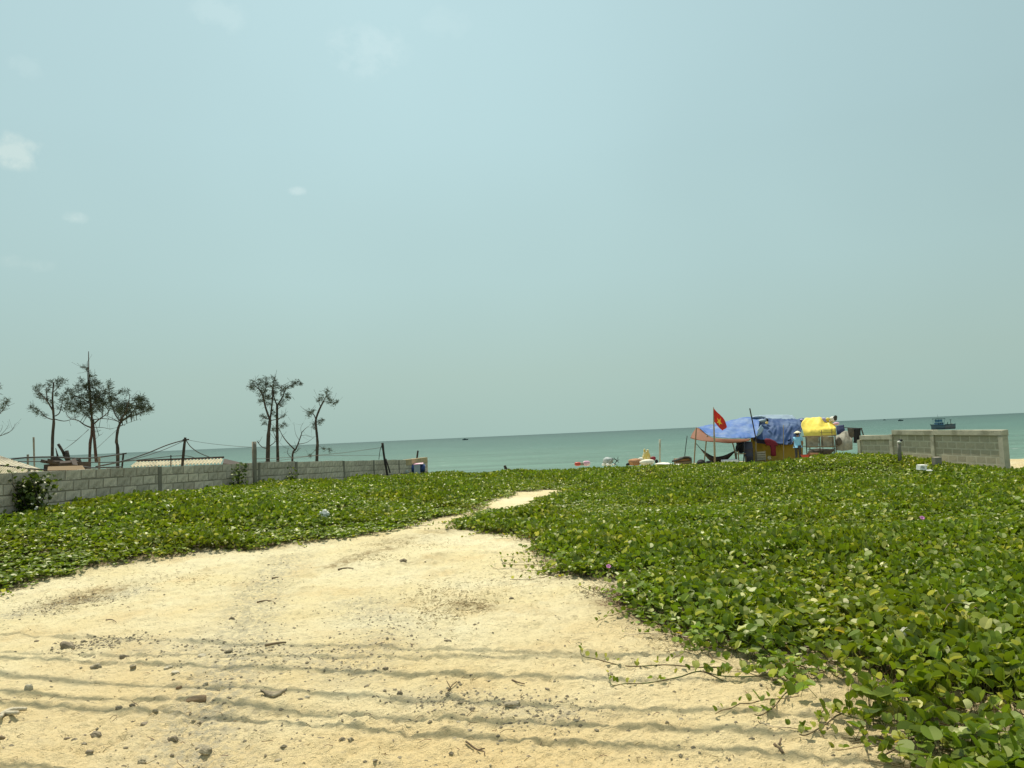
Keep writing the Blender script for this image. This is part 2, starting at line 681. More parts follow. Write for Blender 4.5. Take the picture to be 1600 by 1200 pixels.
M = {}
M['block'] = mat('concrete_block', (.55, .49, .405), .9, .22, 5, .5, 60, color2=(.27, .24, .19), c2scale=3.4, c2lo=.50, c2hi=.64, rand=.20)
M['mortar'] = mat('mortar', (.25, .225, .18), .95, .2, 5, .4, 60)
M['block_tan'] = mat('sandy_concrete_block', (.45, .39, .275), .9, .14, 7, .4, 60, color2=(.33, .29, .205), c2scale=3, rand=.13)
M['mortar_pale'] = mat('pale_mortar', (.55, .50, .37), .95, .15, 5, .3, 60)
M['concrete'] = mat('weathered_concrete', (.48, .44, .33), .9, .16, 4, .4, 50, color2=(.32, .295, .21), c2scale=1.8)
M['concrete_dark'] = mat('dark_concrete', (.20, .185, .15), .9, .2, 6, .4, 50)
M['plaster'] = mat('sandy_plaster', (.46, .36, .20), .9, .15, 4, .3, 40, color2=(.34, .27, .17), c2scale=3)
M['roof'] = mat('fibre_cement_roof', (.46, .42, .32), .85, .2, 2, .2, 40, color2=(.20, .17, .13), c2scale=1.1, c2lo=.48, c2hi=.66)
M['roof_pale'] = mat('pale_fibre_cement', (.42, .385, .27), .85, .18, 3, .2, 40, color2=(.25, .22, .155), c2scale=2)
M['rust'] = mat('rusty_brown', (.055, .042, .034), .85, .25, 5, .3, 40)
M['wood'] = mat('weathered_wood', (.20, .15, .09), .85, .25, 6, .3, 60, stretch=(1, 1, .25))
M['wood_tan'] = mat('tan_board', (.22, .155, .085), .8, .15, 4, .2, 50, stretch=(.2, 1, 1))
M['wood_dark'] = mat('dark_wet_wood', (.055, .045, .035), .85, .25, 6, .3, 60)
M['bamboo'] = mat('bamboo_pole', (.26, .22, .15), .7, .2, 5, .1, 60)
M['bark'] = mat('tree_bark', (.030, .027, .024), .95, .3, 5, .6, 30, color2=(.055, .045, .036), c2scale=4)
M['bark_red'] = mat('reddish_bark', (.050, .032, .028), .95, .3, 5, .6, 30, color2=(.085, .055, .046), c2scale=4)
M['needle'] = mat('casuarina_needles', (.044, .058, .036), .8, .35, 1.2, spec=.15, trans=.15)
M['cable'] = mat('black_cable', (.025, .026, .026), .6, .1, 8)
M['wire'] = mat('rusty_wire', (.11, .09, .075), .7, .1, 8)
M['tarp_blue'] = mat('blue_tarpaulin', (.085, .17, .42), .6, .10, 3, .15, 20, spec=.15, color2=(.20, .29, .46), c2scale=.9, c2lo=.45, c2hi=.65, trans=.12)
M['tarp_navy'] = mat('navy_tarpaulin', (.040, .078, .19), .65, .12, 3, .15, 20, spec=.12, color2=(.11, .165, .28), c2scale=1.0, c2lo=.42, c2hi=.62, trans=.08)
M['tarp_grey'] = mat('grey_blue_tarpaulin', (.22, .30, .38), .6, .12, 3, .15, 20)
M['tarp_cyan'] = mat('pale_cyan_tarpaulin', (.24, .34, .44), .55, .12, 3, .15, 20)
M['tarp_orange'] = mat('orange_tarpaulin_back', (.19, .07, .032), .7, .18, 3, .1, 20, trans=.08)
M['tarp_yellow'] = mat('yellow_tarpaulin', (.80, .64, .10), .5, .08, 3, .15, 20, spec=.4, trans=.1)
M['tarp_yellow_shaded'] = mat('shaded_yellow_tarpaulin', (.52, .36, .045), .55, .14, 2, .15, 20, trans=.1)  # yellow tarpaulin wall, its shade put into a darker base colour
M['cloth_red'] = mat('dark_red_cloth', (.13, .010, .022), .85, .12, 6, .2, 80)
M['flag_red'] = mat('flag_red_cloth', (.60, .045, .03), .7, .1, 5, trans=.3)
M['flag_yellow'] = mat('flag_yellow_cloth', (.85, .62, .06), .7, .05, 5, trans=.2)
M['shirt_blue'] = mat('light_blue_cloth', (.21, .47, .66), .85, .10, 6, .2, 80)
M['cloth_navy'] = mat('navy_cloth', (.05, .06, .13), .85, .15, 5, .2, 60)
M['cloth_black'] = mat('black_cloth', (.018, .019, .022), .85, .2, 5, .2, 60)
M['cloth_grey'] = mat('grey_cloth', (.27, .26, .21), .9, .2, 5, .3, 60, color2=(.19, .18, .14), c2scale=3)
M['cloth_white'] = mat('white_cloth', (.68, .66, .60), .85, .12, 5, .2, 60)
M['cloth_pink'] = mat('pink_cloth', (.62, .36, .48), .85, .12, 5, .2, 60, color2=(.7, .62, .62), c2scale=6)
M['cloth_lilac'] = mat('lilac_cloth', (.40, .36, .52), .85, .12, 5)
M['net'] = mat('fishing_net', (.085, .075, .06), .9, .3, 9, .4, 60)
M['net_pale'] = mat('pale_fishing_net', (.36, .40, .40), .85, .25, 9, .5, 60)
M['sack_brown'] = mat('brown_sack', (.34, .18, .095), .9, .2, 6, .3, 60)
M['sack_white'] = mat('white_woven_sack', (.66, .64, .54), .8, .12, 6, .3, 60)
M['bag_yellow'] = mat('pale_yellow_bag', (.72, .56, .17), .55, .15, 6, .2, 40, color2=(.78, .72, .5), c2scale=5, trans=.2)
M['maroon'] = mat('maroon_cloth', (.20, .025, .035), .8, .15, 6)
M['plastic_red'] = mat('red_plastic', (.46, .07, .05), .45, .08, 4)
M['plastic_white'] = mat('white_plastic', (.74, .74, .70), .5, .06, 4)
M['foam'] = mat('white_foam', (.80, .80, .77), .8, .05, 6, .1, 60)
M['print_grey'] = mat('grey_print', (.28, .30, .32), .8, .05, 6)
M['plastic_blue'] = mat('blue_plastic_drum', (.035, .075, .235), .45, .12, 4, color2=(.06, .12, .24), c2scale=3)
M['plastic_navy'] = mat('black_blue_plastic', (.022, .025, .045), .5, .15, 4)
M['metal_grey'] = mat('dull_metal_sheet', (.16, .21, .21), .6, .15, 4)
M['hat'] = mat('straw_hat', (.72, .68, .50), .8, .08, 20)
M['skin'] = mat('skin', (.30, .17, .11), .6, .05, 5)
M['hair'] = mat('black_hair', (.015, .013, .012), .6, .1, 20)
M['trousers'] = mat('dark_trousers', (.05, .055, .06), .85, .12, 6)
M['boat_hull'] = mat('boat_hull', (.12, .16, .19), .7, .15, 1.2, color2=(.20, .17, .17), c2scale=.5)
M['boat_blue'] = mat('boat_cabin_blue', (.08, .18, .28), .6, .12, 2)
M['boat_dark'] = mat('boat_dark', (.035, .07, .075), .7, .15, 2)
M['glass_dark'] = mat('boat_window_glass', (.02, .04, .06), .15, .05, 2, spec=.5)
M['stone'] = mat('grey_stone', (.25, .215, .145), .9, .2, 18, .5, 60, color2=(.38, .335, .235), c2scale=14, rand=.3)
M['stone_dark'] = mat('dark_stone', (.21, .175, .12), .9, .25, 18, .5, 60, color2=(.33, .28, .19), c2scale=14)
M['stone_pale'] = mat('pale_stone', (.46, .41, .30), .9, .15, 18, .5, 60)
M['brick_brown'] = mat('brown_brick', (.24, .165, .095), .9, .2, 14, .4, 60)
M['twig'] = mat('dry_twig', (.12, .085, .05), .9, .25, 20)
M['dry'] = mat('dry_grass', (.24, .185, .09), .9, .3, 3)
M['dry_red'] = mat('dead_creeper', (.15, .085, .055), .9, .3, 6)
M['stem'] = mat('creeper_stem', (.14, .10, .05), .7, .2, 10, color2=(.12, .16, .05), c2scale=6)
M['flower'] = mat('mauve_flower', (.55, .22, .48), .6, .08, 8, trans=.3)
M['paper'] = mat('scrap_paper', (.80, .76, .58), .8, .05, 8, trans=.2)
M['thatch'] = mat('dark_thatch', (.06, .06, .055), .95, .3, 5, .4, 40)


def leaf_material():
    m = bpy.data.materials.new('creeper_leaf')
    m.use_nodes = True
    t = m.node_tree
    b = t.nodes['Principled BSDF']
    at = N(t, 'ShaderNodeAttribute', attribute_name='tint')
    oi = N(t, 'ShaderNodeObjectInfo')
    pos = N(t, 'ShaderNodeNewGeometry')
    nz1 = N(t, 'ShaderNodeTexNoise')
    nz1.inputs['Scale'].default_value = .55
    nz1.inputs['Detail'].default_value = 4
    t.links.new(pos.outputs['Position'], nz1.inputs['Vector'])
    yel = N(t, 'ShaderNodeMapRange')
    yel.inputs[1].default_value = .46
    yel.inputs[2].default_value = .72
    t.links.new(nz1.outputs[0], yel.inputs[0])
    hs = mixc(t, mth(t, 'MULTIPLY', yel.outputs[0], .8), at.outputs['Color'], (1.30, 1.05, .75), 'MULTIPLY')
    sc = N(t, 'ShaderNodeVectorMath', operation='SCALE')
    t.links.new(hs, sc.inputs[0])
    rr = N(t, 'ShaderNodeMapRange')
    rr.inputs[3].default_value = .84
    rr.inputs[4].default_value = 1.16
    t.links.new(oi.outputs['Random'], rr.inputs[0])
    t.links.new(rr.outputs[0], sc.inputs['Scale'])
    t.links.new(sc.outputs[0], b.inputs['Base Color'])
    b.inputs['Roughness'].default_value = .45
    b.inputs['Specular IOR Level'].default_value = .48
    b.inputs['Specular Tint'].default_value = (1, .96, .70, 1)
    br = N(t, 'ShaderNodeVectorMath', operation='MULTIPLY')
    t.links.new(sc.outputs[0], br.inputs[0])
    br.inputs[1].default_value = (1.7, 1.7, .7)
    tr = N(t, 'ShaderNodeBsdfTranslucent')
    t.links.new(br.outputs[0], tr.inputs[0])
    mx = N(t, 'ShaderNodeMixShader')
    mx.inputs[0].default_value = .28
    t.links.new(b.outputs[0], mx.inputs[1])
    t.links.new(tr.outputs[0], mx.inputs[2])
    t.links.new(mx.outputs[0], t.nodes['Material Output'].inputs[0])
    return m


M['leaf'] = leaf_material()


def sand_material():
    m = bpy.data.materials.new('beach_sand')
    m.use_nodes = True
    t = m.node_tree
    b = t.nodes['Principled BSDF']
    b.inputs['Roughness'].default_value = .95
    b.inputs['Specular IOR Level'].default_value = .12
    pos = N(t, 'ShaderNodeNewGeometry').outputs['Position']

    def noise(scale, det=4, rough=.55, strx=1.0):
        mp = N(t, 'ShaderNodeMapping')
        mp.inputs['Scale'].default_value = (strx, 1, 1)
        t.links.new(pos, mp.inputs[0])
        n = N(t, 'ShaderNodeTexNoise')
        n.inputs['Scale'].default_value = scale
        n.inputs['Detail'].default_value = det
        n.inputs['Roughness'].default_value = rough
        t.links.new(mp.outputs[0], n.inputs['Vector'])
        return n.outputs[0]

    def mr(v, a, b_, c=0.0, d=1.0):
        n = N(t, 'ShaderNodeMapRange')
        t.links.new(v, n.inputs[0])
        for i, q in enumerate((a, b_, c, d)):
            n.inputs[i + 1].default_value = q
        return n.outputs[0]
    col = mixc(t, mr(noise(.55, 4), .40, .62), (.680, .590, .350), (.710, .645, .430))
    sp = N(t, 'ShaderNodeSeparateXYZ')
    t.links.new(pos, sp.inputs[0])
    och = mth(t, 'ADD', mth(t, 'SUBTRACT', noise(.45, 5, .6), .5), mr(sp.outputs[1], 4.0, 9.0, .34, -.08))   # the ochre sand by the road
    col = mixc(t, mr(och, 0, .4, 0, .8), col, (.620, .470, .235))
    col = mixc(t, mr(noise(1.3, 5), .54, .70, 0, .6), col, (.60, .465, .245))       # ochre patches
    col = mixc(t, mr(noise(2.1, 6, .7), .58, .72, 0, .28), col, (.44, .41, .31))      # greyish dust
    col = mixc(t, mr(noise(34, 3, .6, .6), .60, .70, 0, .55), col, (.32, .265, .16))  # specks
    col = mixc(t, mr(noise(110, 2), .62, .74, 0, .5), col, (.25, .21, .14))
    col = mixc(t, mr(noise(15, 6, .75, .5), .55, .64, 0, .55), col, (.38, .32, .205))  # trodden flecks, with the shade of small relief painted in
    gv = N(t, 'ShaderNodeAttribute', attribute_name='gravel').outputs['Fac']
    col = mixc(t, mth(t, 'MULTIPLY', gv, mr(noise(16, 5, .7), .42, .60), True), col, (.335, .31, .235))
    dm = N(t, 'ShaderNodeAttribute', attribute_name='dirt').outputs['Fac']
    col = mixc(t, mth(t, 'MULTIPLY', dm, mr(noise(9, 5, .7), .36, .58), True), col, (.27, .205, .105))
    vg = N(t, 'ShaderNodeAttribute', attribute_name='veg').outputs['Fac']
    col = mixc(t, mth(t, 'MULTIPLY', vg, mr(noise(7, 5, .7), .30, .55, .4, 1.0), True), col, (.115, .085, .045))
    t.links.new(col, b.inputs['Base Color'])
    bp = N(t, 'ShaderNodeBump')
    bp.inputs['Strength'].default_value = 1.0
    bp.inputs['Distance'].default_value = .03
    h = mth(t, 'ADD', noise(38, 5, .65), mth(t, 'MULTIPLY', noise(160, 2), .4))
    t.links.new(h, bp.inputs['Height'])
    t.links.new(bp.outputs[0], b.inputs['Normal'])
    return m


M['sand'] = sand_material()


def sea_material():
    m = bpy.data.materials.new('sea_water')
    m.use_nodes = True
    t = m.node_tree
    b = t.nodes['Principled BSDF']
    pos = N(t, 'ShaderNodeNewGeometry').outputs['Position']
    sp = N(t, 'ShaderNodeSeparateXYZ')
    t.links.new(pos, sp.inputs[0])

    def noise(sx, sy, det=4, rough=.6):
        mp = N(t, 'ShaderNodeMapping')
        mp.inputs['Scale'].default_value = (sx, sy, 1)
        t.links.new(pos, mp.inputs[0])
        n = N(t, 'ShaderNodeTexNoise')
        n.inputs['Scale'].default_value = 1
        n.inputs['Detail'].default_value = det
        n.inputs['Roughness'].default_value = rough
        t.links.new(mp.outputs[0], n.inputs['Vector'])
        return n.outputs[0]
    lg = mth(t, 'LOGARITHM', mth(t, 'MAXIMUM', sp.outputs[1], 10.0), 10.0)
    k = mth(t, 'DIVIDE', mth(t, 'SUBTRACT', lg, 1.78), 1.9, True)
    k2 = mth(t, 'ADD', k, mth(t, 'MULTIPLY', mth(t, 'SUBTRACT', noise(.006, .02, 5), .5), .35), True)
    rp = ramp(t, [(0, (.115, .190, .146)), (.12, (.092, .166, .132)), (.35, (.064, .128, .109)), (.7, (.048, .094, .084)), (1, (.035, .072, .066))])
    t.links.new(k2, rp.inputs[0])
    streak = N(t, 'ShaderNodeMapRange')
    t.links.new(noise(.05, .30, 6, .7), streak.inputs[0])
    for i, q in enumerate((.35, .65, .70, 1.28)):
        streak.inputs[i + 1].default_value = q
    sc = N(t, 'ShaderNodeVectorMath', operation='SCALE')
    t.links.new(rp.outputs[0], sc.inputs[0])
    t.links.new(streak.outputs[0], sc.inputs['Scale'])
    foam = N(t, 'ShaderNodeMapRange')
    t.links.new(noise(.35, 1.3, 3, .5), foam.inputs[0])
    for i, q in enumerate((.70, .76, 0, .8)):
        foam.inputs[i + 1].default_value = q
    col = mixc(t, foam.outputs[0], sc.outputs[0], (.7, .74, .7))
    t.links.new(col, b.inputs['Base Color'])
    b.inputs['Roughness'].default_value = .45
    b.inputs['Specular IOR Level'].default_value = .09
    bp = N(t, 'ShaderNodeBump')
    bp.inputs['Strength'].default_value = 1.0
    bp.inputs['Distance'].default_value = .5
    t.links.new(noise(.35, 1.1, 5), bp.inputs['Height'])
    t.links.new(bp.outputs[0], b.inputs['Normal'])
    return m


M['sea'] = sea_material()

# ------------------------------------------------------------------ the ground, one sheet
def gxy(pts):
    return [(p.x, p.y) for p in (G(*q) for q in pts)]


GRAVEL = [(gxy([(450, 870), (400, 930), (385, 980), (360, 1040), (320, 1110), (290, 1200)]), .32, .8),
          (gxy([(20, 960), (120, 935), (200, 925)]), .30, .8), (gxy([(560, 940), (620, 990), (560, 1020)]), .35, .55),
          (gxy([(250, 1010), (420, 1015), (560, 1040)]), .30, .6), (gxy([(860, 860), (960, 890), (1010, 940), (1090, 1000)]), .30, .6),
          (gxy([(120, 1010), (210, 1000)]), .20, .6), (gxy([(640, 1080), (800, 1100), (900, 1110)]), .18, .5)]
DIRT = [(gxy([(95, 938), (150, 922), (185, 915)]), .22, 1.0), (gxy([(520, 885), (560, 868), (610, 858)]), .20, .85), (gxy([(715, 945), (760, 950)]), .14, .9),
        (gxy([(955, 940), (1000, 960), (1050, 975)]), .25, .9), (gxy([(600, 850), (660, 838), (730, 822), (760, 806)]), .30, .6), (gxy([(640, 880), (690, 868)]), .14, .5),
        (gxy([(865, 775), (930, 760), (1000, 745)]), .7, .5), (gxy([(60, 900), (250, 868), (500, 842)]), .25, .35)]


def build_ground():
    ang = np.concatenate([np.arange(-180, -42, 8.0), np.linspace(-41, 41, 720), np.arange(45, 180, 8.0)])
    ang = np.radians(ang)
    rad = np.concatenate([np.geomspace(.3, 3.4, 14), np.geomspace(3.42, 45, 640), np.geomspace(47, 150, 22), [400, 2000, 9000]])
    A, RR = np.meshgrid(ang, rad)
    x, y = RR * np.sin(A), RR * np.cos(A)
    z = ground_z(np.clip(x, -80, 80), np.clip(y, -40, 120))
    z = np.where(y > 58, np.minimum(z, -2.0 - (np.minimum(y, 120) - 58) * .045), z)
    z = np.where(RR > 160, np.where(y > 40, -5, np.clip(z, -1.5, 0)), z)
    nr, nc = x.shape
    me = bpy.data.meshes.new('sand_ground')
    co = np.stack([x, y, z], -1).reshape(-1, 3)
    co = np.concatenate([co, [[0, 0, 0]]])
    i, j = np.meshgrid(np.arange(nr - 1), np.arange(nc), indexing='ij')
    j2 = (j + 1) % nc
    quads = np.stack([i * nc + j, i * nc + j2, (i + 1) * nc + j2, (i + 1) * nc + j], -1).reshape(-1, 4)[:, ::-1]
    jj = np.arange(nc)
    tris = np.stack([np.full(nc, nr * nc), (jj + 1) % nc, jj], -1)
    me.vertices.add(len(co))
    me.vertices.foreach_set('co', co.ravel())
    nl = quads.size + tris.size
    me.loops.add(nl)
    me.loops.foreach_set('vertex_index', np.concatenate([quads.ravel(), tris.ravel()]).astype(np.int32))
    me.polygons.add(len(quads) + len(tris))
    st = np.concatenate([np.arange(len(quads)) * 4, quads.size + np.arange(len(tris)) * 3]).astype(np.int32)
    me.polygons.foreach_set('loop_start', st)
    me.polygons.foreach_set('use_smooth', np.ones(len(st), bool))
    me.update(calc_edges=True)
    X, Y = co[:, 0], co[:, 1]
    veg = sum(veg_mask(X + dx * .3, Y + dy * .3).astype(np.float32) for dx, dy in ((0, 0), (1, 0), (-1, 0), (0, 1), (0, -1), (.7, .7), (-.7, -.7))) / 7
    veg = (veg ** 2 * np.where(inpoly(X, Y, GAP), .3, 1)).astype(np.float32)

    def field(defs):
        f = np.zeros(len(X))
        for pts, w, k in defs:
            f = np.maximum(f, k * np.exp(-(poly_dist(X, Y, pts) / w) ** 2))
        return f.astype(np.float32)
    for nm, val in (('veg', veg), ('gravel', field(GRAVEL)), ('dirt', np.where((rw_side(X, Y) < -.3) & (Y > 21.5) & (Y < 60), .75, field(DIRT)).astype(np.float32))):
        a = me.attributes.new(nm, 'FLOAT', 'POINT')
        a.data.foreach_set('value', val)
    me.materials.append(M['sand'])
    tag(link('sand_ground', me), 'pale trodden beach sand with the creeper covered dunes on both sides', kind='structure')


GAP = gxy([(1225, 1045), (1330, 1035), (1400, 1075), (1500, 1080), (1610, 1105), (1610, 1210), (1230, 1210)])
build_ground()

SEA_Z = -2.5
mb = MB()
xs = [-40000, -8000, -1500, -300, 0, 300, 1500, 8000, 40000]
ys = [54, 90, 200, 600, 2000, 8000, 45000]
mb.grid([[Vector((x, y, SEA_Z)) for x in xs] for y in ys])
tag(link('sea', mb.mesh('sea', M['sea'])), 'calm teal green sea running to the tilted horizon', kind='structure')

# ------------------------------------------------------------------ creeping vines
HALF = [(0, 0), (.30, .03), (.52, .24), (.54, .58), (.37, .92), (.13, .98), (0, .87)]


def leaf_geo(size, fold, curl, M4, mbx, tint):
    v = []
    mid = Vector((0, .45, 0))
    pts_r, pts_l = [], []
    for (x, y) in HALF:
        for sgn, lst in ((1, pts_r), (-1, pts_l)):
            p = Vector((sgn * x * math.cos(fold), y, x * math.sin(fold) - curl * y * y))
            lst.append(p)
    mid.z = -curl * .2
    v = [mid] + pts_r + pts_l[1:-1]
    idx_l = [1] + list(range(8, 13)) + [7]
    f = []
    for k in range(6):
        f.append((0, 1 + k, 2 + k))
        f.append((0, idx_l[k + 1], idx_l[k]))
    vv = [M4 @ (p * size) for p in v]
    mbx.add(vv, f, tint)


def petiole(a, b, r, mbx, tint):
    d = (b - a)
    s = Vector((-d.y, d.x, 0))
    s = s.normalized() * r if s.length > 1e-6 else Vector((r, 0, 0))
    t = d.cross(s)
    t = t.normalized() * r if t.length > 1e-9 else Vector((0, r, 0))
    v = [a + s, a - .5 * s + .87 * t, a - .5 * s - .87 * t, b + s * .7, b - .35 * s + .6 * t, b - .35 * s - .6 * t]
    mbx.add(v, [(0, 1, 4, 3), (1, 2, 5, 4), (2, 0, 3, 5)], tint)


def leaf_tint(rnd, yellow=.008, young_glint=.12):
    u = rnd.random()
    if u < yellow:
        return rnd.choice([(.42, .28, .03), (.36, .30, .05), (.24, .12, .04), (.40, .34, .06), (.38, .32, .05)])
    if u < yellow + young_glint * .42:
        return (.36, .39, .13)  # pale cream leaves: sun glints painted as leaf colour
    if u < yellow + young_glint:
        return (.155 + rnd.uniform(-.02, .03), .225 + rnd.uniform(-.03, .03), .026)
    k = rnd.uniform(.72, 1.28)
    return (.106 * k + rnd.uniform(0, .016), .170 * k, .012 * k)


def leaf_matrix(p, yaw, tilt, roll):
    return Matrix.Translation(p) @ Matrix.Rotation(yaw, 4, 'Z') @ Matrix.Rotation(tilt, 4, 'X') @ Matrix.Rotation(roll, 4, 'Y')


def clump(seed, n, rad, hmin, hmax, smin, smax, yellow=.004, young_glint=.19):
    rnd = random.Random(seed)
    mbx = MB()
    for i in range(n):
        a, rr = rnd.uniform(0, 6.283), rad * math.sqrt(rnd.random())
        g = Vector((rr * math.cos(a), rr * math.sin(a), -.02))
        h = hmin + (hmax - hmin) * rnd.random() ** .75
        lean = Vector((rnd.uniform(-.05, .05), rnd.uniform(-.05, .05), 0))
        p = g + lean + Vector((0, 0, h))
        yaw = rnd.uniform(0, 6.283)
        tilt = math.radians(rnd.choice([rnd.uniform(-15, 40), rnd.uniform(25, 85), rnd.uniform(-60, 20), rnd.uniform(20, 70)]))
        size = rnd.uniform(smin, smax)
        tint = leaf_tint(rnd, yellow, young_glint)
        leaf_geo(size, math.radians(rnd.uniform(10, 66)), rnd.uniform(-.05, .28), leaf_matrix(p, yaw, tilt, math.radians(rnd.uniform(-30, 30))), mbx, tint)
        petiole(g, p, .0022, mbx, (.13, .15, .05))
    # trailing stems near the ground
    for i in range(3):
        a = rnd.uniform(0, 6.283)
        p0 = Vector((rad * math.cos(a), rad * math.sin(a), rnd.uniform(0, .03)))
        p1 = Vector((-rad * math.cos(a + .6), -rad * math.sin(a + .6), rnd.uniform(0, .05)))
        petiole(p0, p1, .003, mbx, (.15, .10, .05))
    return mbx


src = bpy.data.collections.new('creeper_sources')
SRC_DEF = []
for s in range(8):
    SRC_DEF.append(clump(100 + s, 40, .24, .04, .17, .038, .080))
for s in range(3):
    SRC_DEF.append(clump(200 + s, 8, .24, .015, .08, .032, .066, young_glint=.3))
for s in range(2):
    SRC_DEF.append(clump(300 + s, 30, .24, .03, .13, .036, .075, yellow=.09, young_glint=.3))
for s in range(4):          # stems creeping out over bare sand
    rnd = random.Random(400 + s)
    m_ = MB()
    p = Vector((0, 0, .03))
    L = rnd.uniform(.35, .75)
    prev = p
    n = 9
    a = 0
    for q in range(n):
        a += rnd.uniform(-.28, .28)
        nx = prev + Vector((math.cos(a), math.sin(a), 0)) * L / n
        nx.z = .008 + .02 * rnd.random()
        petiole(prev, nx, .0035, m_, (.16, .11, .05))
        for w in range(rnd.choice([0, 1, 1, 2])):
            leaf_geo(rnd.uniform(.022, .055) * (1.2 - .6 * q / n), math.radians(rnd.uniform(15, 55)), .1,
                     leaf_matrix(nx + Vector((0, 0, .012)), rnd.uniform(0, 6.283), math.radians(rnd.uniform(0, 75)), rnd.uniform(-.4, .4)), m_, leaf_tint(rnd, .03, .5))
        prev = nx
    SRC_DEF.append(m_)
for i, m_ in enumerate(SRC_DEF):
    so = bpy.data.objects.new('creeper_sprig_%s' % 'abcdefghijklmnopqrstuv'[i], m_.mesh('creeper_sprig', M['leaf']))
    src.objects.link(so)

pts, rots, scls, idxs = [], [], [], []
PATHC = gxy([(600, 836), (660, 822), (727, 812), (745, 801), (800, 783), (860, 768)])
YELLOW = gxy([(1190, 890), (1260, 915), (1290, 930), (1330, 945)])


def scatter(r0, r1, cell, sc0, sc1):
    xs_ = np.arange(-22, 26, cell)
    ys_ = np.arange(1.5, 43, cell)
    X, Y = np.meshgrid(xs_, ys_)
    X = (X + RNG.uniform(-.5, .5, X.shape) * cell).ravel()
    Y = (Y + RNG.uniform(-.5, .5, Y.shape) * cell).ravel()
    r = np.hypot(X, Y)
    keep = (r >= r0) & (r < r1) & (np.abs(X) < Y * .72 + 2.6)
    X, Y = X[keep], Y[keep]
    k = veg_mask(X, Y)
    X, Y = X[k], Y[k]
    e = .20
    inside = sum(veg_mask(X + dx * e, Y + dy * e).astype(int) for dx, dy in ((1, 0), (-1, 0), (0, 1), (0, -1), (.7, .7), (-.7, -.7), (.7, -.7), (-.7, .7)))
    Z = ground_z(X, Y)
    yd = poly_dist(X, Y, YELLOW)
    patch = fbm(X * .8, Y * .8, 133, 3)
    hump = fbm(X * .55, Y * .55, 151, 2)
    W = [veg_mask(X - .42, Y), veg_mask(X - .3, Y - .3), veg_mask(X, Y - .42), inpoly(X + .2 * hump, Y + .2 * patch, GAP)]
    offs = ((1, 0), (-1, 0), (0, 1), (0, -1), (.7, .7), (-.7, -.7), (.7, -.7), (-.7, .7))
    ms = [veg_mask(X + dx * e, Y + dy * e) for dx, dy in offs]
    ox = sum((~m) * dx for m, (dx, dy) in zip(ms, offs))
    oy = sum((~m) * dy for m, (dx, dy) in zip(ms, offs))
    pd = poly_dist(X, Y, PATHC)
    for x, y, z, ins, ax_, ay_ in zip(X, Y, Z, inside, ox, oy):
        if ins < 8 and r0 < 16 and random.random() < .38:
            pts.append((x, y, z))
            rots.append((0, 0, math.atan2(ay_, ax_) + random.uniform(-.7, .7)))
            s = random.uniform(.8, 1.25)
            scls.append((s, s, s))
            idxs.append(13 + random.randrange(4))
    for x, y, z, ins, q, pt, hu, pdd, w1, w2, w3, gp in zip(X, Y, Z, inside, yd, patch, hump, pd, *W):
        u = random.random()
        s = random.uniform(sc0, sc1)
        zs = 1.0 + hu * 1.5
        if pdd < 1.3:
            zs *= .38 + .35 * pdd
        near_ = x * x + y * y < 60
        wide = near_ and x > 1.2 and not (w1 and w2 and w3) or gp
        if gp and u < .52 or ins < 4 and y > 9:
            continue
        if ins < 7 or (wide and u < .5) or (near_ and x > 1 and hu < -.17 and u < .6):
            i = random.choice([8, 9, 10]) if u < .62 else random.randrange(8)
            s *= .9
            zs *= .6
            if u < .12:
                continue
        elif q < .35 and u < .7 or u < .01 + max(0, pt - .2) * 1.2:
            i = random.choice([11, 12])
        else:
            if u > .97:
                continue
            i = random.randrange(8)
        pts.append((x, y, z))
        rots.append((random.uniform(-.12, .12), random.uniform(-.12, .12), random.uniform(0, 6.283)))
        scls.append((s, s, s * max(.5, zs)))
        idxs.append(i)


scatter(0, 7, .19, .92, 1.14)
scatter(7, 16, .20, .88, 1.06)
scatter(16, 27, .23, .90, 1.1)
scatter(27, 60, .29, 1.0, 1.3)

vm_ = bpy.data.meshes.new('creeping_vines')
vm_.from_pydata(pts, [], [])
for nm, typ, dat in (('rot', 'FLOAT_VECTOR', rots), ('scl', 'FLOAT_VECTOR', scls)):
    a = vm_.attributes.new(nm, typ, 'POINT')
    a.data.foreach_set('vector', np.array(dat, np.float32).ravel())
a = vm_.attributes.new('pick', 'INT', 'POINT')
a.data.foreach_set('value', np.array(idxs, np.int32))
vines = tag(link('creeping_vines', vm_), 'dense green round leaved beach creepers carpeting the dunes', kind='stuff')
ng = bpy.data.node_groups.new('creeper_spread', 'GeometryNodeTree')
ng.interface.new_socket('Geometry', in_out='INPUT', socket_type='NodeSocketGeometry')
ng.interface.new_socket('Geometry', in_out='OUTPUT', socket_type='NodeSocketGeometry')
gi, go = N(ng, 'NodeGroupInput'), N(ng, 'NodeGroupOutput')
iop = N(ng, 'GeometryNodeInstanceOnPoints')
ci = N(ng, 'GeometryNodeCollectionInfo', transform_space='ORIGINAL')
ci.inputs['Collection'].default_value = src
ci.inputs['Separate Children'].default_value = True
ci.inputs['Reset Children'].default_value = True
iop.inputs['Pick Instance'].default_value = True


def nattr(name, typ):
    n = N(ng, 'GeometryNodeInputNamedAttribute', data_type=typ)
    n.inputs['Name'].default_value = name
    return n.outputs['Attribute']


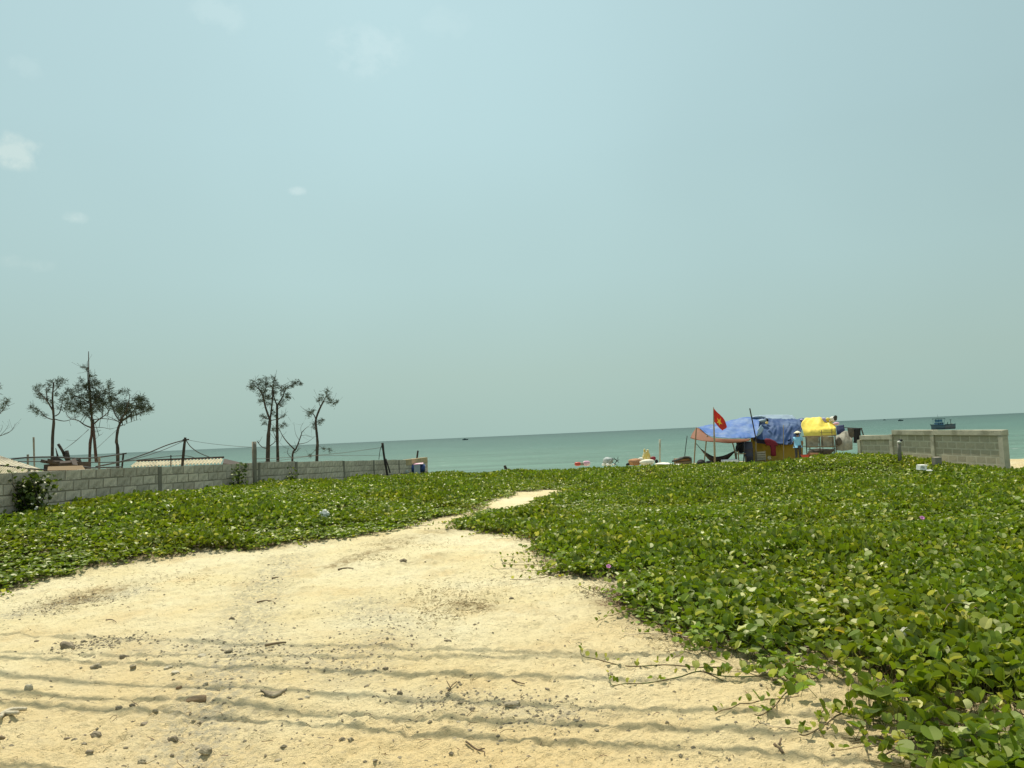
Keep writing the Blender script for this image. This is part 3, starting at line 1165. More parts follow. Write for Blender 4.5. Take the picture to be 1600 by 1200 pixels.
e2r = N(ng, 'FunctionNodeEulerToRotation')
ng.links.new(nattr('rot', 'FLOAT_VECTOR'), e2r.inputs[0])
mp_ = N(ng, 'GeometryNodeMeshToPoints')
ng.links.new(gi.outputs[0], mp_.inputs[0])
ng.links.new(mp_.outputs[0], iop.inputs['Points'])
ng.links.new(ci.outputs[0], iop.inputs['Instance'])
ng.links.new(nattr('pick', 'INT'), iop.inputs['Instance Index'])
ng.links.new(e2r.outputs[0], iop.inputs['Rotation'])
ng.links.new(nattr('scl', 'FLOAT_VECTOR'), iop.inputs['Scale'])
ng.links.new(iop.outputs[0], go.inputs[0])
md = vines.modifiers.new('spread', 'NODES')
md.node_group = ng

# the large leaves nearest the camera, one by one
leaf_meshes = []
for s in range(14):
    rnd = random.Random(500 + s)
    m_ = MB()
    leaf_geo(1.0, math.radians(rnd.uniform(10, 58)), rnd.uniform(-.03, .25), Matrix.Rotation(math.radians(rnd.uniform(0, 80)), 4, 'X'), m_, leaf_tint(rnd, 0 if s else 1.0, .25))
    petiole(Vector((rnd.uniform(-.3, .3), -.3, -1.1)), Vector((0, 0, 0)), .03, m_, (.13, .15, .05))
    leaf_meshes.append(m_.mesh('leaf', M['leaf']))
cnt = 0
while cnt < 290:
    px, py = random.uniform(1090, 1640), random.uniform(940, 1215)
    g = G(px, py, .1)
    if not bool(veg_mask(np.array([g.x]), np.array([g.y]))[0]):
        continue
    if inpoly(np.array([g.x]), np.array([g.y]), GAP)[0] and random.random() < .75:
        continue
    o = link('leaf', random.choice(leaf_meshes[1:]) if random.random() > .015 else leaf_meshes[0], vines)
    o.location = (g.x, g.y, gz(g.x, g.y) + random.uniform(.05, .15))
    s = random.uniform(.055, .092)
    o.scale = (s, s, s)
    o.rotation_euler = (random.uniform(-.5, .5), random.uniform(-.5, .5), random.uniform(0, 6.283))
    cnt += 1

# ------------------------------------------------------------------ block walls
def block_variants(l, w, h, n, name, jit=.006):
    out = []
    for i in range(n):
        m_ = MB()
        m_.box((0, 0, 0), (l, w, h), jit=jit)
        out.append(m_.mesh(name, None))
    return out


def interp(tab, t):
    return float(np.interp(t, [a for a, b in tab], [b for a, b in tab]))


left_wall = thing('block_wall', 'long grey concrete block wall with dark joints on the left of the vines', 'wall', (LW0.x, LW0.y, .4))
tag(left_wall, kind='thing')
LTOP = [(8, 1.40), (13.66, 1.34), (14.6, 1.315), (17.7, 1.255), (20.8, 1.20), (23.8, 1.10), (28.8, .93), (32.4, .80), (35.9, .70)]
SECT = [9.6, 13.0, 17.7, 21.8, 23.9, 27.2, 29.8, 32.4, 35.9]
bv = block_variants(.374, .11, .176, 6, 'block')
for b_ in bv:
    b_.materials.append(M['block'])
yaw = math.atan2(LWD.y, LWD.x)
NRM = Vector((LWD.y, -LWD.x))     # towards the garden


def lw_pt(Y):
    return LW0 + LWD * ((Y - LW0.y) / LWD.y)


def shifted(src_me, mat_, sc=(1, 1, 1)):
    return src_me


for a, b in zip(SECT[:-1], SECT[1:]):
    pa, pb = lw_pt(a + .06), lw_pt(b - .06)
    L = (pb - pa).length
    za, zb = interp(LTOP, a) + random.uniform(-.012, .012), interp(LTOP, b) + random.uniform(-.012, .012)
    sl = math.atan2(zb - za, L)
    core = MB()
    nn = -NRM
    def q(p, off, z):
        return (p.x + NRM.x * off, p.y + NRM.y * off, z)
    v = []
    for p, zt in ((pa, za), (pb, zb)):
        for off in (-.046, .046):
            for z in (-1.0 if p is pb else -.4, zt - .012):
                v.append(q(p, off, z))
    core.add(v, [(0, 1, 3, 2), (4, 6, 7, 5), (0, 4, 5, 1), (2, 3, 7, 6), (0, 2, 6, 4), (1, 5, 7, 3)])
    part('mortar', core, M['mortar'], left_wall)
    for c in range(4):
        off = (c % 2) * .2 + random.uniform(-.02, .02)
        s = -off
        while s < L:
            s0, s1 = max(s, 0), min(s + .386, L)
            s += .40
            if s1 - s0 < .06:
                continue
            mid = (s0 + s1) / 2
            p = pa + LWD * mid
            zt = za + (zb - za) * mid / L
            o = link('block', random.choice(bv), left_wall)
            ctr = Vector((p.x, p.y, zt - .10 - c * .20 + random.uniform(-.004, .004) + (random.choice([0, 0, 0, -.012, .006]) if c == 0 else 0)))
            o.location = ctr - Vector(left_wall.location)
            o.rotation_euler = Euler((random.uniform(-.006, .006), -sl, yaw))
            o.scale = ((s1 - s0) / .386, 1, random.uniform(.97, 1.02))
for Y in SECT[1:]:
    p = lw_pt(Y)
    m_ = MB()
    z1 = interp(LTOP, Y) - (.01 if Y < 30 else .02)
    m_.box((p.x, p.y, (z1 - .6) / 2), (.115, .125, z1 + .6), Matrix.Rotation(yaw, 3, 'Z'))
    part('column', m_, M['concrete_dark'] if Y != 35.9 else M['concrete'], left_wall)
pa, pb = lw_pt(33.2), lw_pt(35.95)
m_ = MB()
m_.box(((pa.x + pb.x) / 2, (pa.y + pb.y) / 2, .64), ((pb - pa).length, .145, .24), Matrix.Rotation(yaw, 3, 'Z'), jit=.01)
part('capping', m_, M['plaster'], left_wall, label='sandy plastered end of the wall top')

right_wall = thing('block_wall', 'tan concrete block wall with coping and posts, beside the shelter on the right', 'wall', (RW0.x, RW0.y, -.1))
tag(right_wall, kind='thing')
RN = Vector((-RWD.y, RWD.x))      # towards the garden (left)
RN = RN if RN.x < 0 else -RN
ryaw = math.atan2(RWD.y, RWD.x)


def rw_pt(Y):
    return RW0 + RWD * ((Y - RW0.y) / RWD.y)


bvr = block_variants(.358, .0925, .172, 5, 'block', .0012)
for b_ in bvr:
    b_.materials.append(M['block_tan'])
RROT = Matrix.Rotation(ryaw, 3, 'Z')
for a, b, za, zb, ncs in ((22.0, 24.9, 1.135, 1.17, 6), (24.9, 27.05, 1.17, 1.20, 5), (27.05, 29.0, 1.03, 1.02, 4)):
    pa, pb = rw_pt(a + .09), rw_pt(b - .09)
    L = (pb - pa).length
    ch = .155
    core = MB()
    v = []
    for p, zt in ((pa, za), (pb, zb)):
        for off in (-.045, .045):
            for z in (-.9, zt - ch):
                v.append((p.x + RN.x * off, p.y + RN.y * off, z))
    core.add(v, [(0, 1, 3, 2), (4, 6, 7, 5), (0, 4, 5, 1), (2, 3, 7, 6), (0, 2, 6, 4), (1, 5, 7, 3)])
    part('mortar', core, M['mortar_pale'], right_wall)
    sl = math.atan2(zb - za, L)
    for c in range(ncs):
        s = -(c % 2) * .2
        while s < L:
            s0, s1 = max(s, 0), min(s + .385, L)
            s += .40
            if s1 - s0 < .06:
                continue
            mid = (s0 + s1) / 2
            p = pa + RWD * mid
            zt = za + (zb - za) * mid / L - ch
            o = link('block', random.choice(bvr), right_wall)
            o.location = Vector((p.x, p.y, zt - .105 - c * .208)) - Vector(right_wall.location)
            o.rotation_euler = Euler((0, -sl, ryaw))
            o.scale = ((s1 - s0) / .385, 1, .985)
    cop = MB()
    pa2, pb2 = rw_pt(a - .10), rw_pt(b - .101)
    v = []
    for p, zt in ((pa2, za), (pb2, zb)):
        for off in (-.09, .10):
            for z in (zt - ch, zt):
                v.append((p.x + RN.x * off, p.y + RN.y * off, z + random.uniform(-.006, .006)))
    cop.add(v, [(0, 1, 3, 2), (4, 6, 7, 5), (0, 4, 5, 1), (2, 3, 7, 6), (0, 2, 6, 4), (1, 5, 7, 3)])
    part('coping', cop, M['concrete'], right_wall)
for Y, zt, w in ((22.0, .978, .18), (24.9, 1.012, .17), (27.05, 1.045, .18), (29.0, .86, .17)):
    p = rw_pt(Y)
    m_ = MB()
    m_.box((p.x + RN.x * .01, p.y + RN.y * .01, (zt - .9) / 2), (w, .17, zt + .9), RROT)
    part('post', m_, M['concrete'], right_wall)

# ------------------------------------------------------------------ trees behind the left wall
def branch(mb, pxs, Y, r0, r1, depth=0.0, seg=6, n=None):
    """a limb through photo points, its own bend in depth"""
    k = len(pxs)
    pts_ = []
    for i, (x, y) in enumerate(pxs):
        pts_.append(P(x, y, Y + depth * (i / max(1, k - 1)) ** 1.2))
    n = n or max(3, (k - 1) * 3)
    sp_ = spline(pts_, n)
    mb.tube(sp_, [r0 + (r1 - r0) * i / n for i in range(n + 1)], seg)
    return sp_


def tuft(mb, c, r, rnd, n=46, up=.12):
    """a brush of fine needles with a short twig"""
    c = Vector(c)
    ax = Vector((rnd.uniform(-1, 1), rnd.uniform(-1, 1), rnd.uniform(0, 1.2))).normalized()
    for i in range(n):
        d = (Vector([rnd.gauss(0, 1) for _ in range(3)]).normalized() + ax * .9 + Vector((.25, 0, up))).normalized()
        o = c + Vector([rnd.gauss(0, .36) * r for _ in range(3)])
        L = r * rnd.uniform(.6, 1.45)
        s = d.cross(Vector([rnd.gauss(0, 1) for _ in range(3)])).normalized() * (.007 + .008 * rnd.random())
        e = o + d * L + Vector((0, 0, -.12 * L))
        m = o + d * L * .55
        mb.add([o, m + s, e, m - s], [(0, 1, 2), (0, 2, 3)])


def make_tree(name, label, base_px, Y, trunk_px, r0, r1, limbs, tufts, ellipses=(), bark='bark', crown=True, seed=0, cat='tree', group=None, extra=None):
    rnd = random.Random(seed)
    bp = P(base_px[0], base_px[1], Y)
    bz = gz(bp.x, Y)
    t = thing(name, label, cat, (bp.x, Y, bz), group)
    mb = MB()
    pts_ = [Vector((bp.x, Y, bz - .2))] + [P(x, y, Y) for x, y in trunk_px]
    n = len(pts_) * 3
    sp_ = spline(pts_, n)
    mb.tube(sp_, [(r0 + (r1 - r0) * (i / n) ** .9) * (1 + .12 * rnd.uniform(-1, 1)) for i in range(n + 1)], 8)
    if extra:
        extra(mb, Y, bz)
    part('trunk', mb, M[bark], t, True)
    lb = MB()
    ends = []
    for (pxs, a, b) in limbs:
        dpt = rnd.uniform(-1.1, 1.1) * min(1, len(pxs) / 3)
        sp_ = branch(lb, pxs, Y, a, b, dpt, 5)
        ends.append(sp_)
        for q in sp_[len(sp_) // 2:]:
            if rnd.random() < .8:
                d = Vector((rnd.uniform(-1, 1), rnd.uniform(-1, 1), rnd.uniform(-.2, 1))).normalized()
                L = rnd.uniform(.25, .7)
                lb.tube([q, q + d * L * .5 + Vector((0, 0, -.03)), q + d * L], [b * .8, b * .6, .006], 4, False)
    if lb.v:
        part('limb', lb, M['bark'], t, True)
    if crown:
        cb = MB()
        k = Y / F
        for tf in tufts:
            x, y = tf[0], tf[1]
            r = (tf[2] if len(tf) > 2 else 5) * k * 1.15
            for _ in range(2):
                tuft(cb, P(x + rnd.uniform(-2, 2), y + rnd.uniform(-2, 2), Y + rnd.uniform(-.5, .5)), r, rnd, 34)
        for (cx, cy, rx, ry, n_t) in ellipses:
            for _ in range(int(n_t * .72)):
                a, q = rnd.uniform(0, 6.283), rnd.random() ** .5
                c = P(cx + rx * q * math.cos(a), cy + ry * q * math.sin(a), Y + rnd.uniform(-1, 1) * rx * k * .8)
                tuft(cb, c, rnd.uniform(3.5, 6.5) * k, rnd, 34)
                if rnd.random() < .5 and ends:
                    e = rnd.choice(ends)
                    src_ = min(e, key=lambda z: (z - c).length)
                    if (src_ - c).length < 1.6:
                        cb.tube([src_, (src_ + c) / 2 + Vector((0, 0, .05)), c], [.018, .013, .008], 4, False)
        part('crown', cb, M['needle'], t)
    return t


TG = 'wind shorn casuarinas behind the grey wall'
make_tree('casuarina_tree', 'slender casuarina on a bare trunk, left neighbour of the spiked tall tree', (81, 716), 44,
          [(82, 690), (84, 660), (83, 640), (82, 622), (84, 597)], .10, .035,
          [([(83, 642), (74, 627), (66, 618), (58, 608)], .05, .015), ([(74, 627), (72, 606)], .04, .02), ([(84, 656), (72, 652), (62, 642), (50, 636)], .035, .012),
           ([(86, 650), (93, 645), (97, 630), (98, 620)], .035, .012), ([(86, 655), (100, 658), (112, 655), (124, 650)], .03, .01), ([(84, 612), (92, 604), (96, 596)], .025, .01)],
          [(50, 637, 4), (56, 641, 5), (62, 645, 5), (68, 650, 4), (54, 611, 5), (60, 606, 4), (58, 618, 5), (64, 622, 5), (70, 626, 5), (74, 601, 4), (79, 597, 4), (88, 596, 5),
           (96, 595, 6), (91, 605, 5), (88, 614, 4), (96, 626, 6), (101, 616, 5), (93, 638, 5), (104, 610, 4), (112, 612, 4), (106, 632, 5), (66, 603, 3), (76, 612, 4), (80, 630, 4), (102, 640, 5)],
          seed=1, group=TG)


def props(mb, Y, bz):
    for x0, x1 in ((150.5, 145),):
        mb.tube([P(x0, 722, Y + (.3 if x0 < 145 else -.3)), P((x0 + x1) / 2, 690, Y), P(x1, 655, Y)], [.10, .09, .06], 6)


make_tree('casuarina_tree', 'tallest casuarina, its dead spike rising above a dense dark crown', (139, 722), 46,
          [(140.5, 700), (143, 680), (143.5, 655), (141, 620), (139, 590), (138.6, 570), (138.4, 549)], .10, .020,
          [([(142, 668), (132, 664), (122, 657), (110, 654), (103, 646)], .05, .012), ([(145, 664), (155, 655), (165, 648), (172, 640)], .05, .012),
           ([(145, 656), (160, 654), (176, 656), (190, 661)], .03, .01), ([(141, 622), (136, 610), (131, 603)], .04, .012), ([(139, 582), (133, 576), (127, 573)], .022, .008),
           ([(137.6, 600), (136.6, 580), (136.4, 565)], .025, .012), ([(144, 672), (150, 675), (158, 672)], .02, .006), ([(145, 668), (160, 668), (172, 670), (186, 667)], .02, .006),
           ([(141, 630), (128, 622), (116, 618)], .04, .012), ([(142, 635), (152, 622), (158, 610)], .04, .012), ([(140, 600), (146, 594), (150, 590)], .02, .008),
           ([(147, 690), (152, 683), (160, 678)], .012, .005), ([(104, 700), (120, 688), (138, 671)], .010, .008)],
          [(129, 574, 3), (134, 577, 3), (143, 589, 5), (150, 594, 4), (154, 600, 4), (128, 598, 5), (120, 605, 4), (136, 606, 5), (132, 603, 5)],
          [(140, 630, 22, 15, 60), (123, 622, 17, 13, 34), (153, 616, 14, 14, 30), (162, 632, 12, 10, 22), (116, 638, 14, 9, 18), (142, 604, 13, 10, 20), (140, 646, 12, 6, 12)],
          bark='bark_red', seed=2, group=TG, extra=props)
make_tree('casuarina_tree', 'casuarina with a flat crown swept to the right, right of the spiked tree', (183, 728), 43,
          [(184, 705), (182, 690), (184, 672), (188, 660), (190, 652)], .105, .05,
          [([(189, 657), (205, 650), (220, 645), (237, 638)], .045, .01), ([(190, 655), (198, 640), (203, 617)], .045, .015), ([(188, 658), (180, 648), (174, 630), (169, 603)], .04, .012),
           ([(189, 659), (200, 652), (213, 636), (220, 624)], .035, .012), ([(187, 660), (178, 655), (168, 650)], .025, .01), ([(186, 667), (205, 659), (216, 656)], .012, .005),
           ([(186, 666), (192, 664), (195, 665)], .02, .01)],
          [(169, 601, 5), (170, 608, 5), (174, 614, 5), (236, 638, 5), (231, 642, 5), (226, 634, 5), (199, 614, 5), (190, 611, 4), (220, 622, 6), (213, 626, 5)],
          [(203, 640, 20, 10, 44), (218, 630, 12, 10, 24), (182, 628, 13, 13, 26), (190, 640, 12, 10, 20), (224, 642, 9, 6, 10)],
          seed=3, group=TG)
make_tree('casuarina_tree', 'casuarina reaching in at the left edge with thin bare lower branches', (-22, 722), 40,
          [(-22, 705), (-20, 680), (-18, 650), (-16, 620)], .10, .04,
          [([(-20, 690), (0, 681), (15, 675), (26, 661)], .025, .006), ([(-18, 660), (-4, 648), (6, 639), (12, 627)], .035, .01), ([(0, 681), (10, 670), (14, 662)], .012, .004),
           ([(6, 678), (18, 673), (22, 668)], .010, .004), ([(-8, 684), (2, 672), (4, 664)], .012, .004), ([(-17, 630), (-10, 615), (-6, 600)], .03, .01)],
          [(11, 627, 5), (7, 632, 4), (3, 640, 4), (-3, 645, 4), (-6, 604, 5), (-10, 612, 6), (-14, 622, 6)], seed=4, group=TG)
make_tree('casuarina_tree', 'left trunk of the tall casuarina pair, forked top leaning left', (417, 722), 45,
          [(419, 690), (421, 665), (422, 655)], .125, .08,
          [([(422, 657), (415, 637), (411, 620), (406, 610), (397, 602), (389, 604)], .065, .015), ([(422, 656), (425, 632), (426, 610), (423, 603), (419, 604)], .055, .02),
           ([(420, 655), (412, 653), (408, 657)], .03, .008), ([(411, 620), (416, 603), (417, 593)], .03, .01), ([(417, 701), (409, 698), (402, 690)], .03, .018),
           ([(419, 699), (428, 692), (433, 687)], .03, .015), ([(423, 657), (432, 655), (444, 650)], .03, .01), ([(406, 610), (400, 597), (394, 597)], .025, .01)],
          [(391, 605, 5), (396, 608, 5), (396, 598, 4), (403, 602, 5), (408, 610, 6), (412, 598, 5), (416, 592, 4), (416, 602, 5), (410, 620, 5), (415, 625, 6), (408, 628, 5), (419, 620, 5),
           (413, 612, 5), (421, 632, 5), (412, 654, 4), (415, 662, 4), (409, 651, 3), (424, 604, 4), (427, 645, 4), (404, 594, 3)], seed=5, group=TG)
make_tree('casuarina_tree', 'right trunk of the tall casuarina pair, one branch flung out right', (434.5, 722), 46,
          [(433.5, 695), (433, 660), (433, 632)], .11, .065,
          [([(433, 634), (428, 620), (427, 604), (429, 594)], .045, .015), ([(433, 634), (441, 621), (447, 607), (455, 602), (467, 596)], .05, .01), ([(439, 618), (439.5, 603)], .035, .025),
           ([(433, 657), (438, 653), (444, 650)], .03, .012), ([(433, 640), (438, 636), (440, 633)], .02, .01), ([(433, 672), (440, 666), (445, 663)], .02, .008), ([(433, 690), (427, 674), (429, 671)], .02, .008)],
          [(430, 597, 5), (431, 606, 5), (429, 614, 4), (427, 591, 3), (446, 622, 6), (443, 628, 6), (449, 618, 4), (441, 612, 4), (446, 606, 5), (455, 602, 4), (460, 600, 5), (466, 597, 4), (468, 601, 3),
           (442, 664, 4), (446, 662, 3), (443, 650, 3), (429, 671, 5), (437, 634, 4), (428, 650, 4), (424, 613, 5), (427, 624, 5)], seed=6, group=TG)
make_tree('casuarina_tree', 'small bent casuarina standing alone, rightmost along the grey wall', (493, 722), 42,
          [(495.5, 705), (496, 690), (494, 668), (493.5, 656), (499, 640), (506, 626)], .10, .04,
          [([(494, 658), (491, 649), (486, 644), (482, 645)], .035, .012), ([(506, 626), (510, 618), (511, 613)], .025, .01), ([(505, 628), (514, 628), (521, 630), (528, 627)], .022, .007),
           ([(501, 636), (498, 628), (499, 624)], .02, .008), ([(495, 700), (492, 704), (484, 712)], .02, .006), ([(497, 696), (505, 700), (514, 703)], .012, .005)],
          [(482, 645, 4), (485, 649, 4), (489, 642, 3), (506, 621, 6), (511, 614, 5), (500, 625, 4), (517, 629, 5), (522, 631, 4), (527, 627, 3), (502, 658, 4), (499, 661, 3), (491, 663, 4),
           (492, 668, 3), (507, 702, 3), (515, 704, 3), (512, 622, 4), (484, 713, 3)], seed=7, group=TG)
make_tree('dead_tree', 'low leafless dead tree with bare spreading branches behind the wall', (456, 724), 40,
          [(457, 712), (462, 702), (467, 690), (472, 675)], .07, .02,
          [([(460, 702), (449, 691), (441, 680), (436, 669)], .04, .01), ([(472, 675), (478, 669), (484, 665)], .02, .004), ([(466, 694), (480, 691), (492, 682)], .02, .004),
           ([(468, 688), (462, 678), (459, 660)], .012, .003), ([(470, 681), (480, 680), (490, 685)], .012, .003), ([(471, 678), (470, 668), (474, 661)], .010, .003), ([(455, 715), (449, 708), (451, 700)], .02, .006),
           ([(458, 708), (464, 705), (467, 700)], .025, .01), ([(441, 680), (437, 690), (432, 688)], .01, .003)],
          [], crown=False, seed=8)

# ------------------------------------------------------------------ roofs, posts and cables behind the left wall
def corrugated(corner_px, Y_list, n, amp, mbx, seg=6, th=.012):
    """a corrugated sheet from four world corners (near-left, near-right, far-right, far-left)"""
    a, b, c, d = corner_px
    rows = []
    for s_ in (0, 1):
        r = []
        for j in range(n * seg + 1):
            u = j / (n * seg)
            p = a.lerp(b, u).lerp(d.lerp(c, u), s_)
            r.append(p + Vector((0, 0, amp * math.sin(2 * math.pi * u * n))))
        rows.append(r)
    nn = len(rows[0])
    low = [[p - Vector((0, 0, th)) for p in r] for r in rows]
    mbx.grid(rows)
    mbx.grid([list(reversed(r)) for r in low])
    for top, bot in ((rows[0], low[0]), (rows[1], low[1])):
        o = len(mbx.v)
        mbx.v += [tuple(p) for p in top] + [tuple(p) for p in bot]
        mbx.f += [(o + j, o + nn + j, o + nn + j + 1, o + j + 1) for j in range(nn - 1)]


h1 = thing('shed', 'shed with a weathered grey corrugated roof at the far left over the wall', 'shed', (-15.5, 21.5, .2))
ridge_l, ridge_r = P(-150, 695, 23), P(2, 713, 23)
e_r = P(72, 735, 20.3)
e_l = Vector((e_r.x - 7.5, e_r.y - .2, e_r.z + .12))
mb = MB()
corrugated((e_l, e_r, Vector((ridge_r.x, 23.0, ridge_r.z)), ridge_l), None, 44, .022, mb)
part('roof', mb, M['roof'], h1)
mb = MB()
lo1, lo2 = P(-60, 729, 18.9), P(38, 737, 18.9)
corrugated((lo1 + Vector((0, -.4, -.16)), lo2 + Vector((.2, -.4, -.10)), P(45, 733.5, 19.9), P(-60, 722, 19.9)), None, 30, .02, mb)
part('porch_roof', mb, M['roof_pale'], h1)
mb = MB()
mb.tube([P(-40, 720, 20.0) , P(0, 727, 20.0), P(40, 732, 20.05), P(74, 734.5, 20.1)], .022, 6)
part('roof_edge_pipe', mb, M['cable'], h1)
mb = MB()
mb.box((-16.6, 22.0, .25), (6.0, 2.4, 1.5))
part('wall', mb, M['concrete_dark'], h1)
h2 = thing('shed', 'low shed with pale scalloped corrugated roof between two thin poles', 'shed', (-12.5, 30.5, -.4))
fl, fr = P(203, 729, 28.6), P(345, 723.5, 28.6)
bl, brr = P(213, 722, 31.5), P(349, 716.5, 31.5)
mb = MB()
corrugated((fl, fr, brr, bl), None, 26, .030, mb, 8)
part('roof', mb, M['roof_pale'], h2)
mb = MB()
a, b = bl + Vector((0, .05, .05)), brr + Vector((0, .05, .05))
mb.tube([a.lerp(b, t) for t in (0, .33, .66, 1)], .045, 6)
part('ridge_board', mb, M['rust'], h2)
mb = MB()
mb.add([fr + Vector((.03, .1, -.03)), brr + Vector((.03, 0, -.02)), P(380, 724, 33.5), P(372, 727, 30)], [(0, 1, 2, 3)])
solidify(part('side_roof', mb, M['rust'], h2), .03)
mb = MB()
mb.box(((fl.x + fr.x) / 2, 30.2, fl.z - .75), (3.3, 2.2, 1.2))
part('wall', mb, M['concrete_dark'], h2)

mb = MB()
a, b = P(74, 735, 17.6), P(131, 734, 17.6)
c, d = P(75, 729, 17.75), P(127, 727.5, 17.75)
mb.add([a, b, d, c, a + Vector((0, .06, .0)), b + Vector((0, .06, 0)), d + Vector((0, .05, 0)), c + Vector((0, .05, 0))],
       [(0, 1, 2, 3), (7, 6, 5, 4), (0, 4, 5, 1), (3, 2, 6, 7), (1, 5, 6, 2), (0, 3, 7, 4)])
single('board', mb, M['wood_tan'], 'tan wooden board lying along the wall top below the spiked tree', 'board')
mb = MB()
for k in range(7):
    x = 80 + k * 7
    mb.box(P(x + random.uniform(-2, 2), 722 + random.uniform(-2, 2.5), 20 + random.uniform(-.4, .4)), (random.uniform(.10, .22), random.uniform(.3, .6), random.uniform(.05, .12)),
           Euler((random.uniform(-.4, .4), random.uniform(-.3, .3), random.uniform(-.6, .6))).to_matrix(), .02)
mb.box(P(104, 733, 20.4), (.95, .5, .3), None, .03)
single('timber_pile', mb, M['rust'], 'heap of rusty brown timber showing above the tan board', 'timber pile')


def pole(name, pxs, Y, r, material, label, cat='pole', group=None, seg=8, foot=True, extra=None):
    pts_ = [P(x, y, Y) for x, y in pxs]
    lowp = min(pts_, key=lambda p: p.z)
    zg = gz(lowp.x, lowp.y)
    if foot and lowp.z > zg - .15:
        hi = max(pts_, key=lambda p: p.z)
        d = (hi - lowp).normalized()
        ext = lowp - d * ((lowp.z - zg + .2) / max(.2, d.z))
        pts_ = pts_ + [ext] if pts_[-1] is lowp else [ext] + pts_
    mb = MB()
    n = len(pts_) * 2
    mb.tube(spline(pts_, n), [r * random.uniform(.9, 1.1) for _ in range(n + 1)], seg)
    if extra:
        extra(mb)
    return single(name, mb, M[material], label, cat, group, True, (lowp.x, lowp.y, zg))


pole('pole', [(52.5, 683), (53.5, 722)], 26, .030, 'concrete_dark', 'thin grey pole left of the leftmost slender casuarina')
pole('pole', [(43.5, 710), (43.5, 722)], 24, .033, 'concrete_dark', 'stubby post top beside the thin grey pole at the far left')
pole('stump', [(91, 694), (99, 707), (104, 718)], 24, .045, 'bark', 'broken slanting stump sticking up left of the spiked tree', 'stump',
     extra=lambda m_: (m_.tube([P(104, 704, 24), P(105, 712, 24), P(107, 724, 24)], [.06, .08, .08], 6), m_.tube([P(87, 700, 24), P(90, 712, 24), P(92, 724, 24)], [.01, .03, .03], 5)))
pole('pole', [(289.5, 683.5), (287.5, 700), (285, 726)], 26, .045, 'bark', 'dark cable pole with crossing wires above the pale shed roof',
     extra=lambda m_: m_.box(P(290.5, 687, 26), (.20, .05, .05)))
pole('pole', [(267, 711), (267, 727)], 27, .020, 'bark', 'short thin stick on the pale shed roof')
pole('pole', [(193, 708), (191, 727)], 25, .03, 'bark', 'short forked stake right of the swept casuarina',
     extra=lambda m_: m_.tube([P(188, 710, 25), P(193, 709, 25), P(198, 708, 25)], .02, 5))
pole('pole', [(155, 714), (155, 727)], 23, .035, 'concrete_dark', 'grey stub right of the spiked tree over the wall')
y397 = 21.1
pole('fence_post', [(397, 690), (398.3, 752)], y397, .062, 'concrete_dark', 'square dark concrete post standing before the left wall', 'post', seg=4)
pole('pole', [(597.5, 692), (600, 712), (604.5, 738)], 30.2, .045, 'bark', 'leaning dark pole with wire loops near the wall end',
     extra=lambda m_: (m_.tube(spline([P(597.5, 694, 30.2), P(594, 703, 30.1), P(592, 718, 30.0)], 8), .012, 5), m_.tube([P(603, 717, 30.2), P(606, 727, 30.15), P(609.5, 739, 30.1)], .028, 5)))
pole('pole', [(653, 704), (651, 720)], 36.6, .040, 'bark', 'short dark post sticking up behind the plastered wall end')


def cable(label, pxs, r=.012, m='cable', group='sagging cables over the left wall', n=18, name='cable'):
    pts_ = [P(x, y, Y) for x, y, Y in pxs]
    mb = MB()
    mb.tube(spline(pts_, n), r, 5)
    return single(name, mb, M[m], label, 'cable', group, True)


cable('thickest black cable rising from the shed roofs to the pole top', [(150, 729, 21), (195, 719.5, 23), (230, 708, 24.6), (262, 695, 25.5), (288, 687.5, 26)], .020)
cable('thin cable just below the thickest one rising to the pole top', [(160, 728, 21.5), (215, 716, 23.8), (255, 703, 25), (288, 688.5, 26)], .010)
cable('sagging cable dropping right from the pole top to the pale shed roof', [(291, 688, 26), (298, 698, 26.3), (312, 708, 27), (332, 716, 28)], .015)
cable('faint thin cable from the pole top towards the square post', [(291, 687, 26), (320, 692, 25), (360, 696.5, 23), (397, 699, 21.2)], .006)
cable('thick black cable running level over the left shed and timber heap', [(18, 717.5, 22), (40, 715, 22), (80, 714, 22.5), (118, 716, 23), (150, 715, 23.5), (190, 709.5, 25), (196, 709, 25)], .022)
cable('second level cable a little below, passing behind the timber heap', [(28, 721.5, 21), (70, 721, 21.5), (120, 722, 22), (180, 722, 23), (240, 716, 25), (267, 713, 26.8), (286, 712, 26)], .014)
cable('third cable lying slack along the top of the wall by the tan board', [(128, 729, 18), (142, 731, 18), (160, 730.5, 18.3), (190, 729.5, 18.8)], .018)
cable('loose cable end looping right of the cable pole near the roof', [(286, 712, 26), (298, 713.5, 26.5), (312, 718, 27.2)], .012)
cable('slack thin stay from the spiked trunk down to the left', [(100, 703, 30), (118, 689, 38), (139, 671, 45.5)], .010)
cable('slack thin stay between the spiked trunk and the swept casuarina', [(152, 700, 34), (168, 685, 39), (183, 671, 42.8)], .010)
cable('upper rusty wire strung from the square post to the leaning pole', [(398, 717, 21.2), (430, 716, 23), (470, 713.5, 25.5), (540, 707, 28.5), (597, 699, 30.2)], .007, 'wire', 'fence wires along the left wall')
cable('lower rusty wire strung from the square post to the leaning pole', [(398, 722, 21.2), (440, 719, 23.5), (495, 712, 26.5), (560, 712, 29), (600, 711, 30.2)], .006, 'wire', 'fence wires along the left wall')

